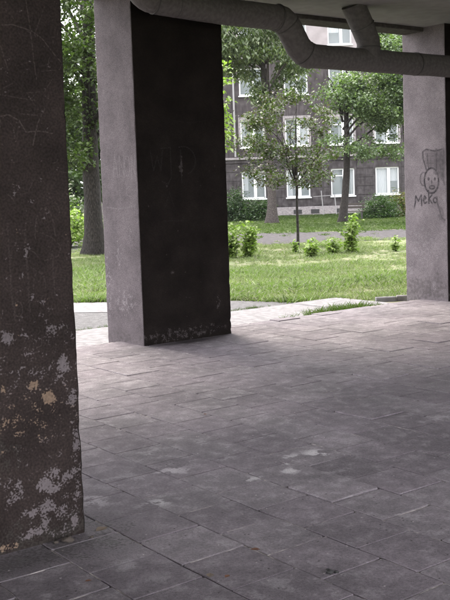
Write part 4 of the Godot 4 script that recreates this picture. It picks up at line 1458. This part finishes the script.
func wall_with_holes(x0: float, x1: float, y0: float, y1: float, holes: Array, depth: float) -> Array:
	# returns [wall, niche backs]; wall faces +z
	var xs := [x0, x1]
	var ys := [y0, y1]
	for h in holes:
		xs.append_array([h[0], h[1]])
		ys.append_array([h[2], h[3]])
	xs.sort()
	ys.sort()
	var s := Shape.new()
	var backs := []
	for i in xs.size() - 1:
		if xs[i + 1] - xs[i] < 1e-5:
			continue
		for j in ys.size() - 1:
			if ys[j + 1] - ys[j] < 1e-5:
				continue
			var mx: float = (xs[i] + xs[i + 1]) / 2
			var my: float = (ys[j] + ys[j + 1]) / 2
			var open := false
			for h in holes:
				if mx > h[0] and mx < h[1] and my > h[2] and my < h[3]:
					open = true
			if not open:
				s.quad(Vector3(xs[i], ys[j], 0), Vector3(xs[i + 1], ys[j], 0), Vector3(xs[i + 1], ys[j + 1], 0), Vector3(xs[i], ys[j + 1], 0))
	for h in holes:
		var q := -depth
		s.quad(Vector3(h[0], h[2], 0), Vector3(h[0], h[2], q), Vector3(h[0], h[3], q), Vector3(h[0], h[3], 0))
		s.quad(Vector3(h[1], h[2], q), Vector3(h[1], h[2], 0), Vector3(h[1], h[3], 0), Vector3(h[1], h[3], q))
		s.quad(Vector3(h[0], h[2], q), Vector3(h[0], h[2], 0), Vector3(h[1], h[2], 0), Vector3(h[1], h[2], q))
		s.quad(Vector3(h[0], h[3], 0), Vector3(h[0], h[3], q), Vector3(h[1], h[3], q), Vector3(h[1], h[3], 0))
		var b := Shape.new()
		backs.append(b)
		b.quad(Vector3(h[0], h[2], q), Vector3(h[1], h[2], q), Vector3(h[1], h[3], q), Vector3(h[0], h[3], q))
	# sides, top and back
	s.quad(Vector3(x0, y0, -10), Vector3(x0, y0, 0), Vector3(x0, y1, 0), Vector3(x0, y1, -10))
	s.quad(Vector3(x1, y0, 0), Vector3(x1, y0, -10), Vector3(x1, y1, -10), Vector3(x1, y1, 0))
	s.quad(Vector3(x1, y0, -10), Vector3(x0, y0, -10), Vector3(x0, y1, -10), Vector3(x1, y1, -10))
	s.quad(Vector3(x0, y1, 0), Vector3(x1, y1, 0), Vector3(x1, y1, -10), Vector3(x0, y1, -10))
	return [s, backs]

func window(parent: Node3D, x: float, y: float, w: float, h: float, kind: int, r: RandomNumberGenerator) -> void:
	# frame in the opening, two unequal leaves, panes, sill, net curtains
	var f := Shape.new()
	var t := 0.075
	var zf := -0.1
	var zb := -0.17
	f.box(Vector3(0, 0, zb), Vector3(t, h, zf))
	f.box(Vector3(w - t, 0, zb), Vector3(w, h, zf))
	f.box(Vector3(t, 0, zb), Vector3(w - t, t * 1.1, zf))
	f.box(Vector3(t, h - t, zb), Vector3(w - t, h, zf))
	var mx := w * 0.56
	f.box(Vector3(mx - 0.085, t * 1.1, zb), Vector3(mx + 0.085, h - t, zf + 0.012))
	if kind == 1:
		f.box(Vector3(t, h * 0.72, zb + 0.01), Vector3(mx - 0.085, h * 0.72 + 0.05, zf - 0.005))
	var o := put("window", f.mesh(), M.white, parent, Vector3(x, y, 0))
	for p in [[t, mx - 0.085], [mx + 0.085, w - t]]:
		var s := Shape.new()
		s.box(Vector3(p[0], t, -0.14), Vector3(p[1], h - t, -0.132))
		put("pane", s.mesh(), M.glass, o)
		# curtains
		var cs := Shape.new()
		if r.randf() < 0.5:
			continue
		var full := r.randf() < 0.3
		var cw: float = (p[1] - p[0]) * (1.0 if full else r.randf_range(0.25, 0.6))
		var cx: float = p[0] if r.randf() < 0.5 else p[1] - cw
		var low := t if r.randf() < 0.6 else h * r.randf_range(0.25, 0.5)
		var n := 14
		for i in n:
			var xa := cx + cw * i / n
			var xb := cx + cw * (i + 1) / n
			var za := -0.26 + 0.022 * sin(i * 2.1)
			var zc := -0.26 + 0.022 * sin((i + 1) * 2.1)
			cs.quad(Vector3(xa, low, za), Vector3(xb, low, zc), Vector3(xb, h - t, zc), Vector3(xa, h - t, za))
		put("curtain", cs.mesh(), M.curtain, o)
	var sl := Shape.new()
	sl.box(Vector3(-0.06, -0.075, -0.1), Vector3(w + 0.06, -0.005, 0.1), 0.01)
	put("sill", sl.mesh(), M.white, o)

func flats() -> void:
	var o := thing("apartment_building", W(0, 58.0, 0.0), "dark grey block of flats with white windows beyond the lawn", "building")
	o.rotation.y = -YAW
	var r := RandomNumberGenerator.new()
	r.seed = 17
	var xa := -4.2
	var xb := 27.0
	var cols := []
	for i in range(-1, 9):
		cols.append(1.2 + 2.68 * i)
	var rows := [1.02, 4.1, 7.17]
	var holes_low := []
	var holes_mid := []
	var holes_top := []
	for i in cols.size():
		var x: float = cols[i]
		holes_low.append([x, x + 1.42, 1.02, 2.66])
		for y in [4.1, 7.17]:
			holes_mid.append([x, x + 1.42, y, y + 1.62])
		holes_top.append([x, x + 1.42, 10.0, 11.5])
	var a := wall_with_holes(xa, xb, 0.44, 3.36, holes_low, 0.5)
	put("ground_storey_wall", a[0].mesh(), M.facade_low, o)
	for q in a[1]:
		put("shaded_niche_back", q.mesh(), M.room_shade, o)  # panel closing the niche, interior shade put into its colour
	a = wall_with_holes(xa, xb, 3.5, 9.3, holes_mid, 0.5)
	put("wall", a[0].mesh(), M.facade, o)
	for q in a[1]:
		put("shaded_niche_back", q.mesh(), M.room_shade, o)
	a = wall_with_holes(xa, xb, 9.48, 12.4, holes_top, 0.5)
	put("top_storey_wall", a[0].mesh(), M.facade_pale, o)
	for q in a[1]:
		put("shaded_niche_back", q.mesh(), M.room_shade, o)
	for h in holes_low + holes_mid + holes_top:
		# nothing of the first column shows, nor of those behind the pillar
		if h[0] > 14.0 and h[2] > 3.0:
			pass
		window(o, h[0], h[2], h[1] - h[0], h[3] - h[2], 1 if r.randf() < 0.35 else 0, r)
	# plain rendered surrounds of the first-floor windows
	for h in holes_mid:
		if h[2] < 5.0:
			var s := Shape.new()
			s.box(Vector3(h[0] - 0.12, h[3] + 0.003, 0.0), Vector3(h[1] + 0.12, h[3] + 0.17, 0.05), 0.006)
			s.box(Vector3(h[0] - 0.12, h[2], 0.0), Vector3(h[0] - 0.003, h[3], 0.05), 0.006)
			s.box(Vector3(h[1] + 0.003, h[2], 0.0), Vector3(h[1] + 0.12, h[3], 0.05), 0.006)
			put("window_surround", s.mesh(), M.trim, o)
	var s2 := Shape.new()
	s2.box(Vector3(xa - 0.05, 3.36, -10.0), Vector3(xb + 0.05, 3.5, 0.16), 0.02)
	put("string_course", s2.mesh(), M.trim, o)
	s2 = Shape.new()
	s2.box(Vector3(xa - 0.03, 3.16, -9.99), Vector3(xb + 0.03, 3.355, 0.06), 0.01)
	put("moulding", s2.mesh(), M.facade_low, o)
	s2 = Shape.new()
	s2.box(Vector3(xa - 0.04, 9.3, -10.0), Vector3(xb + 0.04, 9.48, 0.14), 0.02)
	put("cornice", s2.mesh(), M.trim, o)
	s2 = Shape.new()
	s2.box(Vector3(xa - 0.06, -0.4, -10.0), Vector3(xb + 0.06, 0.44, 0.07), 0.02)
	put("plinth", s2.mesh(), M.trim, o)
	# horizontal grooved bands of the ground storey between the windows
	for i in range(cols.size()):
		var l: float = cols[i] + 1.56
		var q: float = (cols[i + 1] if i + 1 < cols.size() else xb) - 0.14
		for k in 5:
			var s := Shape.new()
			s.box(Vector3(l, 0.52 + k * 0.53, 0.0), Vector3(q, 0.52 + k * 0.53 + 0.49, 0.025), 0.008)
			put("rendered_band", s.mesh(), M.facade_low, o)
	# basement openings
	for x in [4.25, 5.3, 6.85, 9.9, 12.5]:
		var s := Shape.new()
		s.box(Vector3(x, 0.02, 0.06), Vector3(x + 0.5, 0.27, 0.085))
		put("basement_vent", s.mesh(), M.vent, o)
	# downpipe
	s2 = Shape.new()
	s2.tube([Vector3(0.85, 3.55, 0.12), Vector3(0.85, 7.0, 0.12), Vector3(0.85, 12.3, 0.12)], [0.06, 0.06, 0.06], 10)
	put("downpipe", s2.mesh(), M.metal, o)
	# eaves and roof
	s2 = Shape.new()
	s2.box(Vector3(xa - 0.5, 12.4, -10.5), Vector3(xb + 0.5, 12.62, 0.6), 0.03)
	put("eaves", s2.mesh(), M.trim, o)
	s2 = Shape.new()
	var e := [Vector3(xa - 0.5, 12.625, 0.6), Vector3(xb + 0.5, 12.625, 0.6), Vector3(xb + 0.5, 12.625, -10.5), Vector3(xa - 0.5, 12.625, -10.5), Vector3(xa + 4, 16.0, -5), Vector3(xb - 4, 16.0, -5)]
	s2.quad(e[0], e[1], e[5], e[4])
	s2.quad(e[2], e[3], e[4], e[5])
	s2.tri(e[1], e[2], e[5])
	s2.tri(e[3], e[0], e[4])
	put("roof", s2.mesh(), M.roof, o)
	# a low wall far behind, in the gap
	var gw := thing("garden_wall", W(-10.5, 63.0, LAWN_Y), "grey low garden wall far off in the gap between pillars", "wall")
	gw.rotation.y = -YAW
	s2 = Shape.new()
	s2.box(Vector3(-7, -0.2, -0.15), Vector3(5.2, 1.7, 0.15), 0.02)
	put("wall_body", s2.mesh(), M.trim, gw)
	s2 = Shape.new()
	s2.box(Vector3(-7.05, 1.7, -0.22), Vector3(5.25, 1.82, 0.22), 0.02)
	put("coping", s2.mesh(), M.metal, gw)

func garden_things() -> void:
	# frame of posts by the wall of the flats
	var o := thing("clothes_frame", W(6.25, 56.3, LAWN_Y), "thin metal frame of leaning posts and a rail by the flats", "clothes frame")
	o.rotation.y = -YAW
	for x in [[-0.36, -0.48], [0.4, 0.3]]:
		var s := Shape.new()
		s.tube([Vector3(x[0], -0.1, 0), Vector3(x[1], 1.45 if x[0] < 0 else 1.2, 0)], [0.028, 0.028], 8)
		put("post", s.mesh(), M.metal, o)
	var s1 := Shape.new()
	s1.tube([Vector3(-0.95, 1.12, 0.03), Vector3(0.34, 1.17, 0.03)], [0.018, 0.018], 6)
	put("rail", s1.mesh(), M.metal, o)
	# bench
	o = thing("park_bench", W(6.35, 47.5, LAWN_Y), "small dark wooden bench between the dark tree and rounded bush", "bench")
	o.rotation.y = -YAW - 0.25
	for k in 3:
		var s := Shape.new()
		s.box(Vector3(-0.62, 0.4, -0.2 + k * 0.14), Vector3(0.62, 0.44, -0.08 + k * 0.14), 0.006)
		put("seat_slat", s.mesh(), M.bench, o)
	for k in 2:
		var s := Shape.new()
		s.box(Vector3(-0.62, 0.56 + k * 0.15, -0.27 - k * 0.03), Vector3(0.62, 0.67 + k * 0.15, -0.24 - k * 0.03), 0.006)
		put("back_slat", s.mesh(), M.bench, o)
	for x in [-0.5, 0.5]:
		for z in [-0.18, 0.16]:
			var s := Shape.new()
			s.box(Vector3(x - 0.03, -0.05, z - 0.03), Vector3(x + 0.03, 0.398, z + 0.03), 0.004)
			put("leg", s.mesh(), M.dark_metal, o)
		var s3 := Shape.new()
		s3.tube([Vector3(x, 0.36, -0.225), Vector3(x, 0.85, -0.33)], [0.025, 0.02], 6)
		put("back_post", s3.mesh(), M.dark_metal, o)

func litter() -> void:
	# small things lying on the paving
	var brown := mat(lin(0.13, 0.06, 0.035), 0.8)
	var straw := mat(lin(0.15, 0.115, 0.085), 0.85)
	var crumbs := mat(lin(0.07, 0.057, 0.048), 0.95)
	var soot := mat(lin(0.035, 0.034, 0.034), 0.95)
	var r := RandomNumberGenerator.new()
	r.seed = 301
	var leaf := func(x: float, d: float, turn: float, size: float, m: Material, label: String) -> void:
		var s := Shape.new()
		for i in 6:
			var a := i / 6.0
			var b := (i + 1) / 6.0
			var wa := sin(a * PI) * 0.36
			var wb := sin(b * PI) * 0.36
			var ya := 0.10 + 0.3 * pow(a - 0.5, 2.0)
			var yb := 0.10 + 0.3 * pow(b - 0.5, 2.0)
			s.quad(Vector3(a, ya, 0) * size, Vector3(b, yb, 0) * size, Vector3(b, yb + wb * 0.4, -wb) * size, Vector3(a, ya + wa * 0.4, -wa) * size)
			s.quad(Vector3(a, ya + wa * 0.3, wa) * size, Vector3(b, yb + wb * 0.3, wb) * size, Vector3(b, yb, 0) * size, Vector3(a, ya, 0) * size)
		var o := put("dead_leaf", s.mesh(), m, self, Vector3(x, 0.003, -d))
		o.rotation.y = turn
		tag(o, label, "leaf", "dead leaves on the paving")
	leaf.call(2.57, 3.24, 2.4, 0.045, brown, "narrow dark brown dead leaf in a joint of the nearest paving")
	leaf.call(2.27, 3.1, 0.4, 0.032, brown, "small rusty dead leaf on the nearest paving slabs")
	leaf.call(1.84, 3.45, 2.9, 0.03, brown, "brown dead leaf in the joint just before the nearest pillar")
	leaf.call(3.9, 5.5, 1.0, 0.035, brown, "dark dead leaf alone on the middle of the paving")
	leaf.call(2.22, 3.14, 0.9, 0.045, straw, "straw-coloured curled leaf at the end of a dark joint")
	leaf.call(2.13, 3.93, 0.2, 0.07, straw, "pale dry leaf beside the corner of the nearest pillar")
	# crumbs of plaster at the foot of the near pillar
	var lump := func(x: float, d: float, size: float, m: Material, called: String, label: String, cat: String) -> void:
		var nz := FastNoiseLite.new()
		nz.seed = int(x * 1000)
		nz.frequency = 1.6
		var st := SphereMesh.new()
		st.radius = 1.0
		st.height = 2.0
		st.radial_segments = 12
		st.rings = 7
		var arr := st.get_mesh_arrays()
		var v: PackedVector3Array = arr[Mesh.ARRAY_VERTEX]
		for i in v.size():
			var k := 1.0 + 1.1 * nz.get_noise_3dv(v[i])
			v[i] = v[i] * k * size * Vector3(1.0, 0.5, 0.8)
		arr[Mesh.ARRAY_VERTEX] = v
		var am := ArrayMesh.new()
		am.add_surface_from_arrays(Mesh.PRIMITIVE_TRIANGLES, arr)
		var o := put(called, am, m, self, Vector3(x, 0.002 + size * 0.4, -d))
		o.rotation.y = x * 9.0
		tag(o, label, cat)
	lump.call(1.98, 3.93, 0.026, crumbs, "plaster_crumb", "largest ochre crumb of plaster at the foot of the nearest pillar", "plaster crumb")
	lump.call(1.93, 3.95, 0.013, crumbs, "plaster_crumb", "small ochre plaster crumb beside the largest crumb", "plaster crumb")
	lump.call(2.09, 3.9, 0.01, crumbs, "plaster_crumb", "tiny plaster crumb off the corner of the nearest pillar", "plaster crumb")
	lump.call(2.63, 2.86, 0.016, soot, "soil_clod", "dark clod of dirt lying on the nearest paving", "dirt")
	lump.call(2.655, 2.845, 0.01, soot, "soil_clod", "smaller dark clod touching the larger clod of dirt", "dirt")
	lump.call(2.645, 2.885, 0.009, soot, "soil_clod", "flat dark speck of dirt behind the larger clod", "dirt")

func _ready() -> void:
	rng.seed = 1
	view_and_light()
	materials()
	grounds()
	paving()
	near_building()
	pillars()
	pipework()
	flats()
	plants()
	grass()
	garden_things()
	litter()
